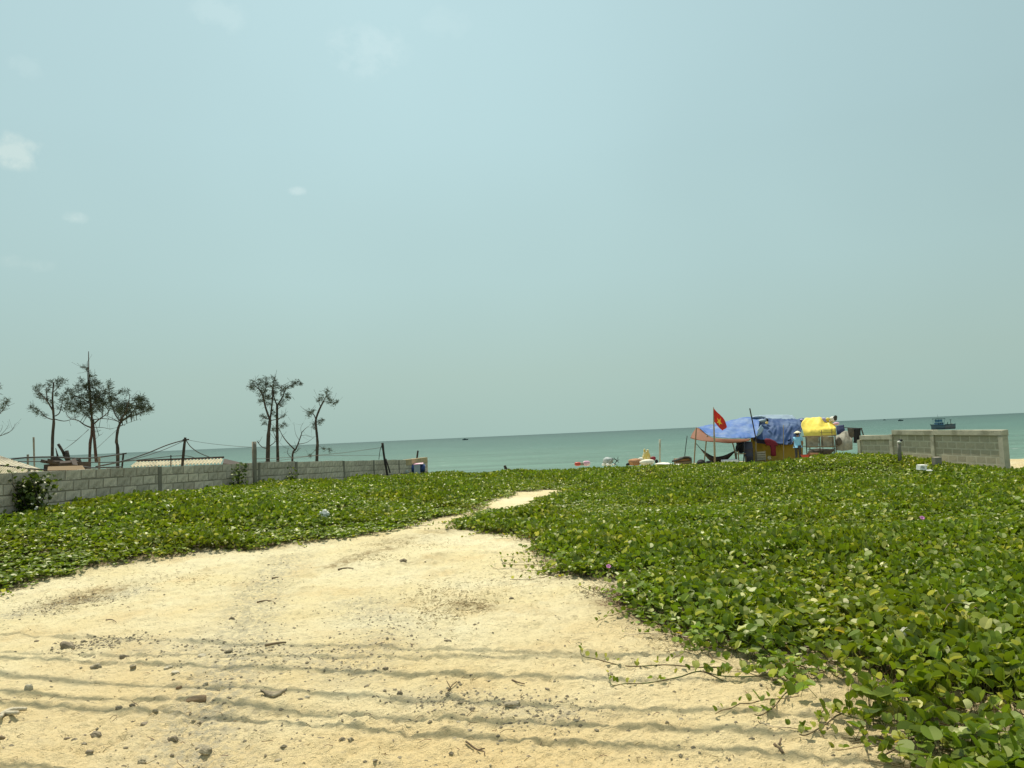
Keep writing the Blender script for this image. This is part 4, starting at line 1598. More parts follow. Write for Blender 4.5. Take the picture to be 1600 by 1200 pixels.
# ------------------------------------------------------------------ fishermen's tarpaulin shelter
def cloth(name, rows, nu, nv, m, parent, wr=.05, seed=0, fr=2.0, th=.012, dirs=(1, 1), label=None):
    rws = [[P(x, y, Y) for (x, y, Y) in r] for r in rows]
    mb = MB()
    mb.grid(sheet(rws, nu, nv, wr, seed, fr, dirs))
    if isinstance(parent, bpy.types.Object):
        return solidify(part(name, mb, M[m], parent, True, label), th)
    lab, cat = parent
    return solidify(single(name, mb, M[m], lab, cat, None, True), th)


sb = P(1190, 716, 46)
shelter = thing('tarpaulin_shelter', 'low patchwork shelter of blue and yellow tarpaulins on poles by the sea', 'shelter', (sb.x, 46, gz(sb.x, 46)))
cloth('awning', [[(1089, 667.5, 47.2), (1108, 664, 47.5), (1125, 661, 47.6), (1145, 656, 47.6), (1165, 652.5, 47.5), (1187, 650.5, 47.5)],
                 [(1092, 668.5, 46.6), (1108, 672, 46.3), (1125, 672, 46.2), (1145, 669, 46.2), (1165, 667, 46.1), (1186, 664, 46.1)],
                 [(1094, 669.5, 46.1), (1110, 681, 45.1), (1128, 684.5, 44.8), (1148, 685, 44.7), (1166, 685, 44.7), (1181, 682, 44.8)]],
      56, 24, 'tarp_blue', shelter, .075, 3, 3.0, dirs=(1.3, .5))
cloth('awning_lining', [[(1088.5, 668, 46.6), (1096, 672, 46.0), (1112, 683.5, 45.0), (1130, 685.5, 44.72), (1150, 686, 44.62), (1172, 685.5, 44.62)],
                        [(1082, 677, 46), (1092, 682, 45.4), (1108, 688, 44.8), (1126, 688.5, 44.6), (1146, 689.5, 44.5), (1172, 687.5, 44.5)],
                        [(1078.5, 684.5, 45.6), (1090, 687.5, 45.1), (1106, 690, 44.75), (1122, 691, 44.55), (1142, 692.5, 44.45), (1170, 689, 44.45)]],
      36, 6, 'tarp_orange', shelter, .02, 5, 2.0)
cloth('roof_tarp', [[(1180, 652, 48), (1195, 652.5, 48), (1215, 653.3, 48), (1235, 654, 48), (1255, 654.3, 48)],
                    [(1176, 665, 46.3), (1195, 668, 46.4), (1215, 667, 46.5), (1235, 667, 46.5), (1252, 670, 46.5)],
                    [(1178, 683, 45.5), (1192, 687, 45.5), (1208, 690, 45.5), (1228, 694, 45.5), (1246, 689, 45.6)]],
      56, 30, 'tarp_navy', shelter, .11, 11, 3.0, dirs=(1.5, .4))
cloth('rear_tarp', [[(1186, 648.8, 48.9), (1215, 648, 48.9), (1238, 648.6, 48.9)], [(1186, 655, 48.3), (1215, 655.5, 48.3), (1246, 656, 48.3)]], 24, 6, 'tarp_grey', shelter, .03, 4)
cloth('yellow_tarp', [[(1258.5, 652.8, 47.4), (1270, 652.2, 47.4), (1282, 652.3, 47.3), (1291, 659.5, 47.2), (1297, 658, 47.2), (1303, 662, 47.2)],
                      [(1252, 662, 46.3), (1265, 664, 46.4), (1280, 665, 46.5), (1292, 667, 46.6), (1299, 667, 46.6), (1305, 668, 46.6)],
                      [(1254.5, 673, 45.7), (1266, 674, 45.8), (1280, 672, 46.0), (1293, 671, 46.2), (1300, 670.5, 46.3), (1306, 670, 46.4)],
                      [(1257, 683, 45.5), (1270, 682.5, 45.7), (1285, 682, 45.9), (1296, 681.5, 46.1), (1302, 681, 46.2), (1306.5, 681, 46.2)]],
      40, 24, 'tarp_yellow', shelter, .055, 21, 2.6, dirs=(1.3, .6))
cloth('wall_tarp', [[(1173, 683, 46.6), (1190, 685, 46.6), (1208, 688, 46.6), (1230, 690, 46.6), (1254, 688, 46.6)],
                    [(1173, 702, 46.5), (1190, 702, 46.45), (1208, 702, 46.5), (1230, 702, 46.45), (1254, 702, 46.5)],
                    [(1173, 722, 46.3), (1190, 722, 46.3), (1208, 721, 46.3), (1230, 720, 46.3), (1254, 720, 46.3)]], 40, 14, 'tarp_yellow_shaded', shelter, .035, 8, 2.5, dirs=(1.4, .5))
cloth('pale_fold', [[(1189, 664, 45.75), (1192, 668, 45.75), (1193, 671, 45.75)], [(1184, 671, 45.5), (1187, 675, 45.45), (1188, 678, 45.5)], [(1179.5, 678, 45.3), (1181.5, 680, 45.3), (1183, 682, 45.3)]],
      8, 10, 'tarp_cyan', shelter, .03, 2, th=.03)
mb = MB()
mb.blob(P(1184, 652, 47.3), (.75, .5, .2), 5, .5, freq=4)
mb.blob(P(1191, 657.5, 46.7), (.5, .3, .2), 6, .5, freq=4)
part('folded_tarp', mb, M['tarp_grey'], shelter, True)
mb = MB()
for px_ in ([(1088, 668), (1086, 700), (1084, 732)], [(1104.5, 680), (1102, 705), (1099.5, 731)], [(1144, 690), (1148, 705), (1151, 728)], [(1181, 684), (1181, 728)], [(1224, 664), (1224.5, 725)], [(1254, 688), (1254, 722)]):
    m_ = MB()
    yy = 45.2 if px_[0][0] < 1200 else 45.35
    m_.tube(spline([P(x, y, yy) for x, y in px_], 6), .038 if px_[0][0] < 1200 else .022, 6)
    part('pole', m_, M['bamboo'] if px_[0][0] in (1104.5, 1224, 1181) else M['wood'], shelter, True)
mb = MB()
mb.tube(spline([P(1171.5, 638, 44.2), (P(1176, 660, 44.3)), P(1182, 690, 44.6)], 6), .035, 6)
part('ridge_stick', mb, M['bark'], shelter, True)
# cloths heaped and hung on the shelter
def lump(name, px, py, Y, w, h, m, label, cat, seed=0, d=None, amp=.3, power=1.0, freq=2.5, rot=None, group=None):
    k = Y / F
    mb = MB()
    mb.blob(P(px, py, Y), (w * k, d or w * k * .8, h * k), seed, amp, 10, 16, rot, freq, power)
    return single(name, mb, M[m], label, cat, group, True)


lump('dark_hole_lump', 1197.5, 656.5, 46.9, 6, 6, 'cloth_black', 'small black lump standing for a dark hole in the folds of the blue roof tarpaulin', 'bundle', 1)  # black lump added to show a dark hole between the folds
lump('cloth_scrap', 1198, 661, 46.3, 5, 4, 'bag_yellow', 'pale yellow scrap just below the dark hole on the blue roof', 'cloth', 2)
lump('bundle', 1286.5, 657, 47.3, 9, 9, 'cloth_lilac', 'grey lilac bundle behind the dip in the yellow tarpaulin', 'bundle', 3)
lump('cloth_scrap', 1293.5, 655.5, 47.2, 6, 6, 'tarp_yellow', 'small yellow cloth left of the white cloth on the roof top', 'cloth', 4)
lump('bundle', 1300.5, 655, 47.1, 9, 9, 'cloth_white', 'white crumpled cloth on top of the yellow tarpaulin', 'bundle', 5)
lump('bundle', 1305, 653.5, 47.0, 6, 9, 'thatch', 'dark grey cloth drooping at the right top of the shelter', 'bundle', 6)
lump('bundle', 1307, 662, 46.8, 10, 5, 'cloth_pink', 'pink and white cloth over the right end of the yellow tarpaulin', 'bundle', 7)
lump('cloth_scrap', 1253, 656.5, 47.4, 6, 4, 'cloth_lilac', 'pale lilac cloth wedged between the blue and the yellow tarpaulins', 'cloth', 8)
cloth('hanging_sheet', [[(1306.5, 666, 46.2), (1312, 664.5, 46.2), (1318.5, 663.5, 46.2)], [(1307, 672, 46.1), (1312, 672, 46), (1319.5, 671, 46.1)], [(1307.5, 679, 46), (1313, 678.5, 46), (1319, 676, 46)]],
      12, 10, 'cloth_navy', ('navy cloth hanging off the right end of the shelter', 'cloth'), .04, 3)
cloth('draped_tarp', [[(1306, 681.5, 45.6), (1313, 678, 45.7), (1321, 673, 45.8), (1326, 675.5, 45.8), (1331, 683, 45.6)],
                      [(1306, 691, 45.2), (1313, 690, 45.1), (1321, 689, 45.05), (1327, 690, 45.1), (1332, 692, 45.2)],
                      [(1307, 703, 45.1), (1314, 704, 45.0), (1321, 704, 44.95), (1327, 703, 45), (1332, 702, 45.1)]], 24, 16, 'cloth_grey',
      ('grey dusty tarpaulin draped in a hump right of the rack', 'tarpaulin'), .06, 13, 2.5, dirs=(1.5, .5))
lump('sack', 1310, 690, 44.9, 9, 14, 'net', 'brown mottled net bundle between the rack and the grey hump', 'bundle', 12, amp=.4)
pole('stick', [(1318, 668), (1334, 668.8), (1347.5, 669.5)], 45.2, .018, 'bark', 'thin washing stick holding dark clothes right of the shelter', 'stick', foot=False)
cloth('hanging_sheet', [[(1324, 668.6, 45.15), (1329, 669, 45.15), (1334, 669.3, 45.15)], [(1325, 675, 45.1), (1330, 676, 45.05), (1334.5, 676, 45.1)], [(1327, 681, 45.1), (1330, 684, 45.1), (1334, 683, 45.1)]],
      10, 10, 'net', ('grey brown cloth on the washing stick beside the black trousers', 'cloth'), .03, 7)
mb = MB()
for pts_, r_ in (([(1337.5, 670), (1337, 680), (1336, 692)], .11), ([(1341, 670), (1342, 682), (1342.5, 694)], .11)):
    mb.tube(spline([P(x, y, 45.15) for x, y in pts_], 6), [r_, r_ * 1.15, r_, r_ * 1.1, r_, r_ * .9, r_], 8)
mb.box(P(1339, 671, 45.15), (.34, .2, .16), None, .02)
single('trousers', mb, M['cloth_black'], 'black trousers drying on the washing stick at the right', 'trousers', None, True)
pole('stick', [(1345.5, 668.5), (1351, 686), (1358, 708)], 45.0, .035, 'wood_dark', 'leaning dark stick right of the black trousers', 'stick')
pole('stick', [(1343, 688), (1349, 697), (1357, 709)], 44.8, .028, 'wood', 'shorter slanting stick under the black trousers', 'stick')
pole('stick', [(1340.5, 694), (1340.3, 712)], 44.7, .014, 'wood_dark', 'thin upright stick below the black trousers', 'stick')
pole('stick', [(1073.7, 681), (1071.5, 698), (1069.5, 716)], 43, .022, 'bark', 'thin dark stick leaning left of the awning', 'stick')

# flag
fb = P(1117, 728, 44.3)
flagpole = thing('flagpole', 'thin pole with a red flag bearing a yellow star, before the awning', 'flagpole', (fb.x, 44.3, gz(fb.x, 44.3)))
mb = MB()
mb.tube([P(1114.6, 636, 44.3), P(1115.2, 655, 44.3), P(1116.2, 690, 44.3), Vector((fb.x, 44.3, gz(fb.x, 44.3) - .2))], [.022, .034, .055, .062], 8)
part('pole', mb, M['bamboo'], flagpole, True)


def flagrows():
    r = [[(1115, 637.5), (1120, 643.5), (1126, 649), (1132, 656), (1136, 667)],
         [(1115, 644), (1119.5, 650), (1125, 657), (1130.5, 663), (1134, 669.5)],
         [(1115.2, 651), (1118.5, 655.5), (1122.5, 661.5), (1127, 667), (1131, 671)],
         [(1115.4, 658), (1117.5, 660.5), (1120.5, 664.5), (1124.5, 669), (1129, 672.5)]]
    return [[P(x, y, 44.28 - .13 * math.sin(i * 1.7 + j * .7) * i / 4) for i, (x, y) in enumerate(q)] for j, q in enumerate(r)]


fs = sheet(flagrows(), 28, 18, .012, 3, 2)
mb = MB()
mb.grid(fs)
fl_o = solidify(part('flag', mb, M['flag_red'], flagpole, True), .006)


def flag_pt(u, v, off):
    i, j = v * 18, u * 28
    i0, j0 = int(min(max(i, 0), 17)), int(min(max(j, 0), 27))
    a = fs[i0][j0].lerp(fs[i0][j0 + 1], j - j0)
    b = fs[i0 + 1][j0].lerp(fs[i0 + 1][j0 + 1], j - j0)
    n = (fs[i0][j0 + 1] - fs[i0][j0]).cross(fs[i0 + 1][j0] - fs[i0][j0]).normalized()
    if n.y > 0:
        n = -n
    return a.lerp(b, i - i0) + n * off


for off, nm in ((.010, 'star'), (-.010, 'star')):
    mb = MB()
    ring = []
    for k in range(10):
        an = math.pi / 2 + k * math.pi / 5
        r_ = .34 if k % 2 == 0 else .135
        ring.append(flag_pt(.50 + r_ * math.cos(an) * .62, .5 - r_ * math.sin(an) * .95, off))
    c_ = flag_pt(.5, .5, off)
    mb.add([c_] + ring, [(0, 1 + k, 1 + (k + 1) % 10) for k in range(10)])
    part(nm, mb, M['flag_yellow'], fl_o)

# hammock, chair, drum and other things under the awning
hk = P(1120, 722, 45.4)
ham = thing('hammock', 'dark hammock slung low under the blue awning', 'hammock', (hk.x, hk.y, gz(hk.x, hk.y)))
rws = [[(1093, 699, 45.5), (1105, 708, 45.7), (1117, 713.5, 45.8), (1131, 711.5, 45.8), (1149, 703.5, 45.6)],
       [(1093, 699.3, 45.4), (1104, 714, 45.4), (1117, 725, 45.4), (1132, 722, 45.4), (1149, 706, 45.4)],
       [(1093, 699.6, 45.3), (1105, 710, 45.1), (1117, 717, 45.0), (1131, 714.5, 45.0), (1149, 705, 45.2)]]
cloth('hammock_cloth', rws, 26, 8, 'rust', ham, .02, 3)
mb = MB()
mb.tube([P(1086.5, 692, 45.2), P(1090, 695.5, 45.3), P(1093, 699.3, 45.4)], .02, 5)
part('rope', mb, M['cable'], ham)
mb = MB()
mb.tube([P(1149, 704, 45.4), P(1153, 700, 45.4), P(1158, 694, 45.4)], .02, 5)
part('rope', mb, M['cable'], ham)
cloth('hanging_sheet', [[(1150, 690, 45.9), (1158, 689, 45.9), (1166, 688, 45.9)], [(1151, 697, 45.8), (1157, 698, 45.8), (1166, 698, 45.8)], [(1152, 704, 45.8), (1156, 707, 45.8), (1164, 706, 45.8)]],
      10, 8, 'cloth_black', ('black cloth hanging under the right end of the awning', 'cloth'), .04, 5)
mb = MB()
mb.box(P(1140, 721, 44.6), (.85, .5, .2), Euler((.1, 0, .1)).to_matrix(), .02)
single('foam_board', mb, M['foam'], 'white foam slab lying in the vines under the hammock', 'foam slab')
cb_ = P(1158, 718, 44.9)
cz = gz(cb_.x, 44.9)
chair = thing('wooden_chair', 'rough wooden chair facing the hammock beside the dark drum', 'chair', (cb_.x, 44.9, cz))
for dx in (-.2, .2):
    for dy in (-.2, .2):
        m_ = MB()
        hgt = .95 if dx > 0 else .5
        m_.box((cb_.x + dx + (.06 if dx > 0 else 0), 44.9 + dy, cz + hgt / 2 + .1), (.05, .05, hgt + .2), Matrix.Rotation(.12 if dx > 0 else 0, 3, 'Y'))
        part('leg', m_, M['wood'], chair)
m_ = MB()
m_.box((cb_.x, 44.9, cz + .52), (.46, .46, .04))
part('seat', m_, M['wood'], chair)
for k in range(3):
    m_ = MB()
    m_.box((cb_.x + .25 + k * .02, 44.9, cz + .68 + k * .14), (.03, .42, .07))
    part('slat', m_, M['wood'], chair)
dp = P(1170.5, 718, 44.8)
dz_ = gz(dp.x, 44.8)
drum = thing('plastic_drum', 'tall black blue plastic drum standing at the right end of the awning', 'drum', (dp.x, 44.8, dz_))
top_z = P(1170, 691, 44.8).z
H = top_z - dz_
m_ = MB()
m_.lathe((dp.x, 44.8, dz_), [(.20, 0), (.235, .03), (.245, H * .3), (.262, H * .33), (.262, H * .36), (.245, H * .39), (.245, H * .63), (.262, H * .66), (.262, H * .69), (.245, H * .72), (.235, H * .96), (.2, H)], 22)
part('barrel', m_, M['plastic_navy'], drum, True)
m_ = MB()
m_.lathe((dp.x, 44.8, dz_ + H), [(.21, 0), (.215, .03), (.1, .05)], 20)
part('lid', m_, M['plastic_navy'], drum, True)
kp = P(1188, 717, 45.3)
kz = gz(kp.x, 45.3)
crate = thing('slatted_crate', 'grey slatted crate against the shaded yellow tarpaulin wall', 'crate', (kp.x, 45.3, kz))
for k in range(4):
    m_ = MB()
    m_.box((kp.x, 45.1, kz + .16 + k * .13), (.52, .03, .09), None, .006)
    part('slat', m_, M['cloth_grey'], crate)
for dx in (-.24, .24):
    m_ = MB()
    m_.box((kp.x + dx, 45.14, kz + .34), (.05, .04, .6))
    part('corner_post', m_, M['concrete_dark'], crate)
m_ = MB()
m_.box((kp.x, 45.34, kz + .32), (.5, .36, .5))
part('box', m_, M['concrete_dark'], crate)

cloth('hanging_sheet', [[(1176, 683, 46.35), (1200, 684, 46.3), (1225, 686, 46.3), (1252, 686, 46.35)], [(1178, 688, 46.3), (1200, 689, 46.25), (1225, 691, 46.25), (1252, 690, 46.3)],
                        [(1181, 692, 46.3), (1200, 694, 46.25), (1225, 695, 46.25), (1252, 693, 46.3)]], 20, 8, 'cloth_navy', ('dark navy sheet added for the shade under the lower edge of the blue roof', 'cloth'), .03, 15)  # dark band added to paint the shade below the roof edge
lump('bundle', 1157, 699, 45.6, 14, 17, 'cloth_black', 'tall black bundle behind the wooden chair beside the drum', 'bundle', 33, amp=.35)
lump('bundle', 1127, 723, 45.8, 26, 8, 'thatch', 'dark heap of nets on the ground under the hammock', 'bundle', 34, amp=.4)
# drying rack
rp_ = P(1280, 714, 44.6)
rz = gz(rp_.x, 44.6)
rack = thing('drying_rack', 'rough wooden rack with grey nets, standing before the yellow tarpaulin', 'rack', (rp_.x, 44.6, rz))
for (x0, y0, x1, y1, r_) in ((1254, 682, 1306, 680, .030), (1253, 697.5, 1307, 697, .022), (1262, 702, 1306, 701.5, .018), (1281, 676, 1302, 675, .012)):
    m_ = MB()
    m_.tube(spline([P(x0, y0, 44.5), P((x0 + x1) / 2, (y0 + y1) / 2 + .5, 44.55), P(x1, y1, 44.6)], 4), r_, 6)
    part('rail', m_, M['wood'] if r_ > .02 else M['bark'], rack, True)
for (x, y0, yy) in ((1259, 682, 44.4), (1280, 681, 44.6), (1283.5, 672, 44.7), (1299.5, 672, 44.7), (1304.5, 679, 44.5), (1264, 683, 45.2), (1302, 682, 45.2)):
    m_ = MB()
    a = P(x, y0, yy)
    m_.tube([a, a.lerp(Vector((a.x + random.uniform(-.03, .03), yy, rz)), .5), Vector((a.x, yy, rz - .15))], .03 if x not in (1283.5, 1299.5) else .018, 6)
    part('post', m_, M['wood_dark'], rack, True)
for x0, x1, sd in ((1260, 1279, 3), (1282.5, 1303, 4)):
    rws = [[P(x0 + (x1 - x0) * u, 682.3, 44.75) for u in (0, .5, 1)], [P(x0 + (x1 - x0) * u, 690, 44.85) for u in (0, .5, 1)], [P(x0 + (x1 - x0) * u, 699, 44.8) for u in (0, .5, 1)]]
    m_ = MB()
    m_.grid(sheet(rws, 14, 8, .05, sd, 2))
    solidify(part('net', m_, M['cloth_grey'], rack, True), .02)
m_ = MB()
m_.blob(P(1283, 706, 45.1), (1.5, .7, .42), 4, .35, freq=3)
part('net_heap', m_, M['net'], rack, True)
bp_ = P(1258, 711.5, 44.0)
bz_ = P(1258, 714.5, 44.0).z
mb = MB()
mb.lathe((bp_.x, 44.0, bz_ - .1), [(.15, 0), (.19, .08), (.235, .24), (.255, .25), (.235, .235), (.14, .03)], 22)
single('basin', mb, M['plastic_red'], 'red plastic basin at the foot of the rack by the person', 'basin', None, True)
mb = MB()
mb.box(P(1271, 711, 44.2), (.55, .3, .22), Euler((0, .05, .2)).to_matrix(), .02)
single('crate', mb, M['sack_brown'], 'flat brown red box beside the red basin under the rack', 'box')

# red shirt on the shelter front
mb = MB()
ol = [(1193.5, 687), (1197, 685), (1203, 685.5), (1209, 688), (1213, 690.5), (1216, 694.5), (1214.5, 697), (1212.6, 695.5), (1212.4, 704), (1213, 712.3), (1208.5, 712.8), (1204.2, 712), (1204, 703), (1202.5, 694.5), (1199.5, 693), (1197, 696), (1195, 691)]
for yy, sgn in ((45.28, 1), (45.40, -1)):
    pass
n = len(ol)
cx, cy = 1207, 697
rings = []
for s_, yy in ((1, 45.40), (1.0, 45.30), (.75, 45.24), (.4, 45.22)):
    rings.append([P(cx + (x - cx) * s_, cy + (y - cy) * s_, yy + .02 * math.sin(i * 2.3)) for i, (x, y) in enumerate(ol)])
v = [p for r in rings for p in r] + [P(cx, cy, 45.21), P(cx, cy, 45.41)]
f = []
for k in range(3):
    for i in range(n):
        f.append((k * n + i, k * n + (i + 1) % n, (k + 1) * n + (i + 1) % n, (k + 1) * n + i))
for i in range(n):
    f.append((3 * n + i, 3 * n + (i + 1) % n, 4 * n))
    f.append(((i + 1) % n, i, 4 * n + 1))
mb.add(v, f)
single('shirt', mb, M['cloth_red'], 'dark red shirt hung on the shelter front left of the person', 'shirt', None, True)

# ------------------------------------------------------------------ the person in the light blue shirt
def skinned(name, verts, edges, radii, root, mat_, parent, lv=1):
    me = bpy.data.meshes.new(name)
    me.from_pydata([tuple(p) for p in verts], edges, [])
    o = bpy.data.objects.new(name, me)
    COL.objects.link(o)
    o.modifiers.new('skin', 'SKIN')
    me.skin_vertices.new() if not me.skin_vertices else None
    for i, sv in enumerate(me.skin_vertices[0].data):
        r = radii[i]
        sv.radius = r if isinstance(r, tuple) else (r, r)
        sv.use_root = (i == root)
    sb_ = o.modifiers.new('smooth', 'SUBSURF')
    sb_.levels = sb_.render_levels = lv
    dg = bpy.context.evaluated_depsgraph_get()
    me2 = bpy.data.meshes.new_from_object(o.evaluated_get(dg))
    bpy.data.objects.remove(o)
    me2.materials.clear()
    me2.materials.append(mat_)
    me2.polygons.foreach_set('use_smooth', [True] * len(me2.polygons))
    o2 = link(name, me2, parent)
    return o2


pp = P(1247.5, 716, 44.55)
pz = gz(pp.x, 44.55)
topz = P(1247.5, 673.0, 44.55).z
K = (topz - pz) / 1.62
person = thing('person', 'person in a light blue shirt and pale conical hat standing at the rack', 'person', (pp.x, 44.55, pz))
fw = Vector((.55, .83, 0)).normalized()
rt = Vector((fw.y, -fw.x, 0))


def pv(f_, r_, z_):
    return (fw * f_ + rt * r_ + Vector((0, 0, z_))) * K


bvts, bed, brd = [], [], []


def bj(p, r, par=None):
    bvts.append(p)
    brd.append(r * K if not isinstance(r, tuple) else (r[0] * K, r[1] * K))
    i = len(bvts) - 1
    if par is not None:
        bed.append((par, i))
    return i


pel = bj(pv(0, 0, .86), (.13, .10))
chs = bj(pv(.06, 0, 1.10), (.13, .10), pel)
shl = bj(pv(.11, 0, 1.25), (.10, .08), chs)
nek = bj(pv(.14, 0, 1.33), .048, shl)
hd0 = bj(pv(.16, 0, 1.40), .07, nek)
hd1 = bj(pv(.17, 0, 1.49), .085, hd0)
hd2 = bj(pv(.165, 0, 1.55), .06, hd1)
bj(pv(.265, 0, 1.455), .012, hd0)
for s_ in (-1, 1):
    hp = bj(pv(0, s_ * .085, .80), .085, pel)
    kn = bj(pv(.05, s_ * .10, .45), .055, hp)
    an = bj(pv(-.01, s_ * .11, .08), .036, kn)
    bj(pv(.14, s_ * .12, .03), .032, an)
    sh = bj(pv(.11, s_ * .165, 1.23), .052, shl)
    el = bj(pv(.16, s_ * .24, .98), .038, sh)
    wr_ = bj(pv(.36, s_ * .18, .93), .026, el)
    pm = bj(pv(.43, s_ * .165, .925), (.034, .018), wr_)
    for q in range(4):
        k1 = bj(pv(.475, s_ * (.195 - q * .02), .918), .009, pm)
        bj(pv(.50 + .004 * (q in (1, 2)), s_ * (.195 - q * .02), .895), .008, k1)
    t1 = bj(pv(.435, s_ * .125, .915), .010, pm)
    bj(pv(.462, s_ * .112, .90), .009, t1)
skinned('body', bvts, bed, brd, pel, M['skin'], person, 1)
sv_ = [pv(.02, 0, .74), pv(.02, 0, .90), pv(.06, 0, 1.10), pv(.11, 0, 1.25), pv(.11, -.17, 1.235), pv(.14, -.225, 1.06), pv(.11, .17, 1.235), pv(.14, .225, 1.06)]
skinned('shirt', sv_, [(0, 1), (1, 2), (2, 3), (3, 4), (4, 5), (3, 6), (6, 7)], [(.20 * K, .16 * K), (.20 * K, .15 * K), (.21 * K, .16 * K), (.14 * K, .11 * K), .09 * K, .08 * K, .09 * K, .08 * K], 1, M['shirt_blue'], person)
tv = [pv(0, 0, .84), pv(0, -.09, .76), pv(.05, -.10, .46), pv(0, -.11, .12), pv(0, .09, .76), pv(.05, .10, .46), pv(0, .11, .12)]
skinned('trousers', tv, [(0, 1), (1, 2), (2, 3), (0, 4), (4, 5), (5, 6)], [.135 * K, .105 * K, .078 * K, .062 * K, .105 * K, .078 * K, .062 * K], 0, M['trousers'], person)
mb = MB()
mb.blob(Vector((pp.x, 44.55, pz)) + pv(.135, 0, 1.48), (.21 * K, .21 * K, .22 * K), 3, .06)
part('hair', mb, M['hair'], person, True)
mb = MB()
mb.lathe(Vector((pp.x, 44.55, pz)) + pv(.165, 0, 1.49), [(.205 * K, 0), (.21 * K, .008), (.13 * K, .065), (.06 * K, .115), (.012 * K, .135), (.012 * K, .12), (.2 * K, .004)], 22)
part('conical_hat', mb, M['hat'], person, True)

# ------------------------------------------------------------------ litter and gear along the dune crest
def onray(px, py, Y):
    return P(px, py, Y)


YC = 41.5
lump('basin', 902.5, 725, YC, 10, 6, 'plastic_red', 'red plastic tub sunk in the vines at the crest, left one of two', 'tub', 1, amp=.05, power=.7)
lump('bundle', 909.5, 725, YC, 8, 5, 'cloth_grey', 'grey bundle between the two red tubs on the crest', 'bundle', 2)
lump('basin', 916.5, 724, YC, 11, 8, 'cloth_pink', 'faded pink red tub at the crest, right of the grey bundle', 'tub', 3, amp=.05, power=.7)
bpy.data.objects[-1] if False else None
lump('net_pile', 950, 721, YC, 16, 13, 'net_pale', 'pale grey fishing net heaped on the crest beside the wire trap', 'net', 4, amp=.35)
ct = P(961, 722, YC)
trap = thing('wire_trap', 'small collapsed wire trap leaning on the pale net heap', 'trap', (ct.x, ct.y, gz(ct.x, ct.y)))
for (a, b, c_, d_) in ((956, 716, 966, 720), (957, 727, 967, 718), (956, 722, 964, 727), (955, 719, 961, 727), (959, 715, 967, 723), (960, 727, 966, 714)):
    m_ = MB()
    m_.tube([P(a, b, YC - .2), P((a + c_) / 2, (b + d_) / 2, YC - .25), P(c_, d_, YC - .1)], .014, 5)
    part('bar', m_, M['cable'], trap)
for i, (x, y, w, h) in enumerate(((942, 726, 4, 3.5), (949.5, 726, 5, 3.5), (954.5, 726.5, 4.5, 3), (958.5, 725.5, 3.5, 3))):
    lump('foam_float', x, y, YC - .3, w, h, 'foam', ['white foam float at the left foot of the net heap', 'largest white foam float before the net heap',
         'white foam float right of the largest one', 'smallest white foam float by the wire trap'][i], 'float', 40 + i, amp=.12, group='floats by the net heap')
lump('sack', 991, 722, YC, 20, 11, 'sack_brown', 'brown sack lying on the crest left of the white sack', 'sack', 5, amp=.22, power=.8)
lump('sack', 981, 726, YC, 6, 5, 'cloth_black', 'small black bag at the left end of the brown sack', 'bag', 15, amp=.25)
lump('sack', 1011, 722.5, YC - .3, 22, 9.5, 'sack_white', 'long white woven sack lying below the yellow bag', 'sack', 6, amp=.18, power=.85)
lump('sack', 1002, 717.5, YC + .1, 10, 5, 'sack_white', 'small white bag tucked left of the yellow bag', 'bag', 16, amp=.25)
mb = MB()
k = YC / F
yb = P(1010.5, 718.5, YC + .1)
prof = [(5.2, 0), (6.8, 2.5), (6.2, 6), (5.0, 9.5), (4.0, 12.5)]
rws = []
for (r_, z_) in prof:
    rws.append([yb + Vector((r_ * k * math.cos(a) * (1 + .10 * math.sin(3 * a + z_)), r_ * k * math.sin(a) * .8, z_ * k + .02 * math.sin(4 * a))) for a in np.linspace(0, 2 * math.pi, 21)])
mb.grid(rws)
mb.blob(yb + Vector((-2.6 * k, 0, 14 * k)), (3.4 * k, 4 * k, 6 * k), 2, .3)
mb.blob(yb + Vector((2.4 * k, 0, 13.4 * k)), (3.6 * k, 4 * k, 5 * k), 3, .3)
mb.blob(yb + Vector((0, 0, 11 * k)), (8 * k, 6 * k, 4 * k), 4, .3)
single('plastic_bag', mb, M['bag_yellow'], 'pale yellow knotted plastic bag standing on the sacks', 'bag', None, True)
lump('bundle', 1020.5, 716.5, YC, 9, 7, 'maroon', 'maroon cloth bundle right of the yellow bag', 'bundle', 7)
lump('bundle', 1026, 721, YC, 5, 6, 'cloth_black', 'black bundle at the foot of the thin grey crest post', 'bundle', 17)
pole('pole', [(1031, 686.5), (1031, 722)], YC, .045, 'concrete', 'thin grey post standing on the crest right of the sacks', 'post', seg=5)
lump('cloth_scrap', 1037, 725, YC - .5, 27, 4.5, 'cloth_white', 'long strip of white cloth on the ground right of the thin grey post', 'cloth', 8, amp=.4)
lump('cloth_scrap', 1058, 727.5, YC - .9, 19, 5, 'cloth_white', 'short white cloth lying before the brown planked box', 'cloth', 9, amp=.45)
lump('cloth_scrap', 1042, 730, YC - 1.6, 12, 3, 'sack_white', 'small pale rag in the vines by the bare sand patch', 'cloth', 10, amp=.4)
bx = P(1068, 724, 42.2)
box_t = thing('planked_box', 'brown planked box under a dark thatch left of the awning', 'box', (bx.x, 42.2, gz(bx.x, 42.2)))
for i in range(3):
    m_ = MB()
    m_.box(P(1067.5 - i * .4, 727 - i * 4.2, 42.2 + i * .06), (.92 - .04 * i, .30, .125), Euler((0, -.04, .05)).to_matrix(), .008)
    part('plank', m_, M['sack_brown'] if i != 1 else M['wood'], box_t)
m_ = MB()
m_.box(P(1067, 722, 42.7), (.85, .7, .42))
part('box_body', m_, M['wood'], box_t)
m_ = MB()
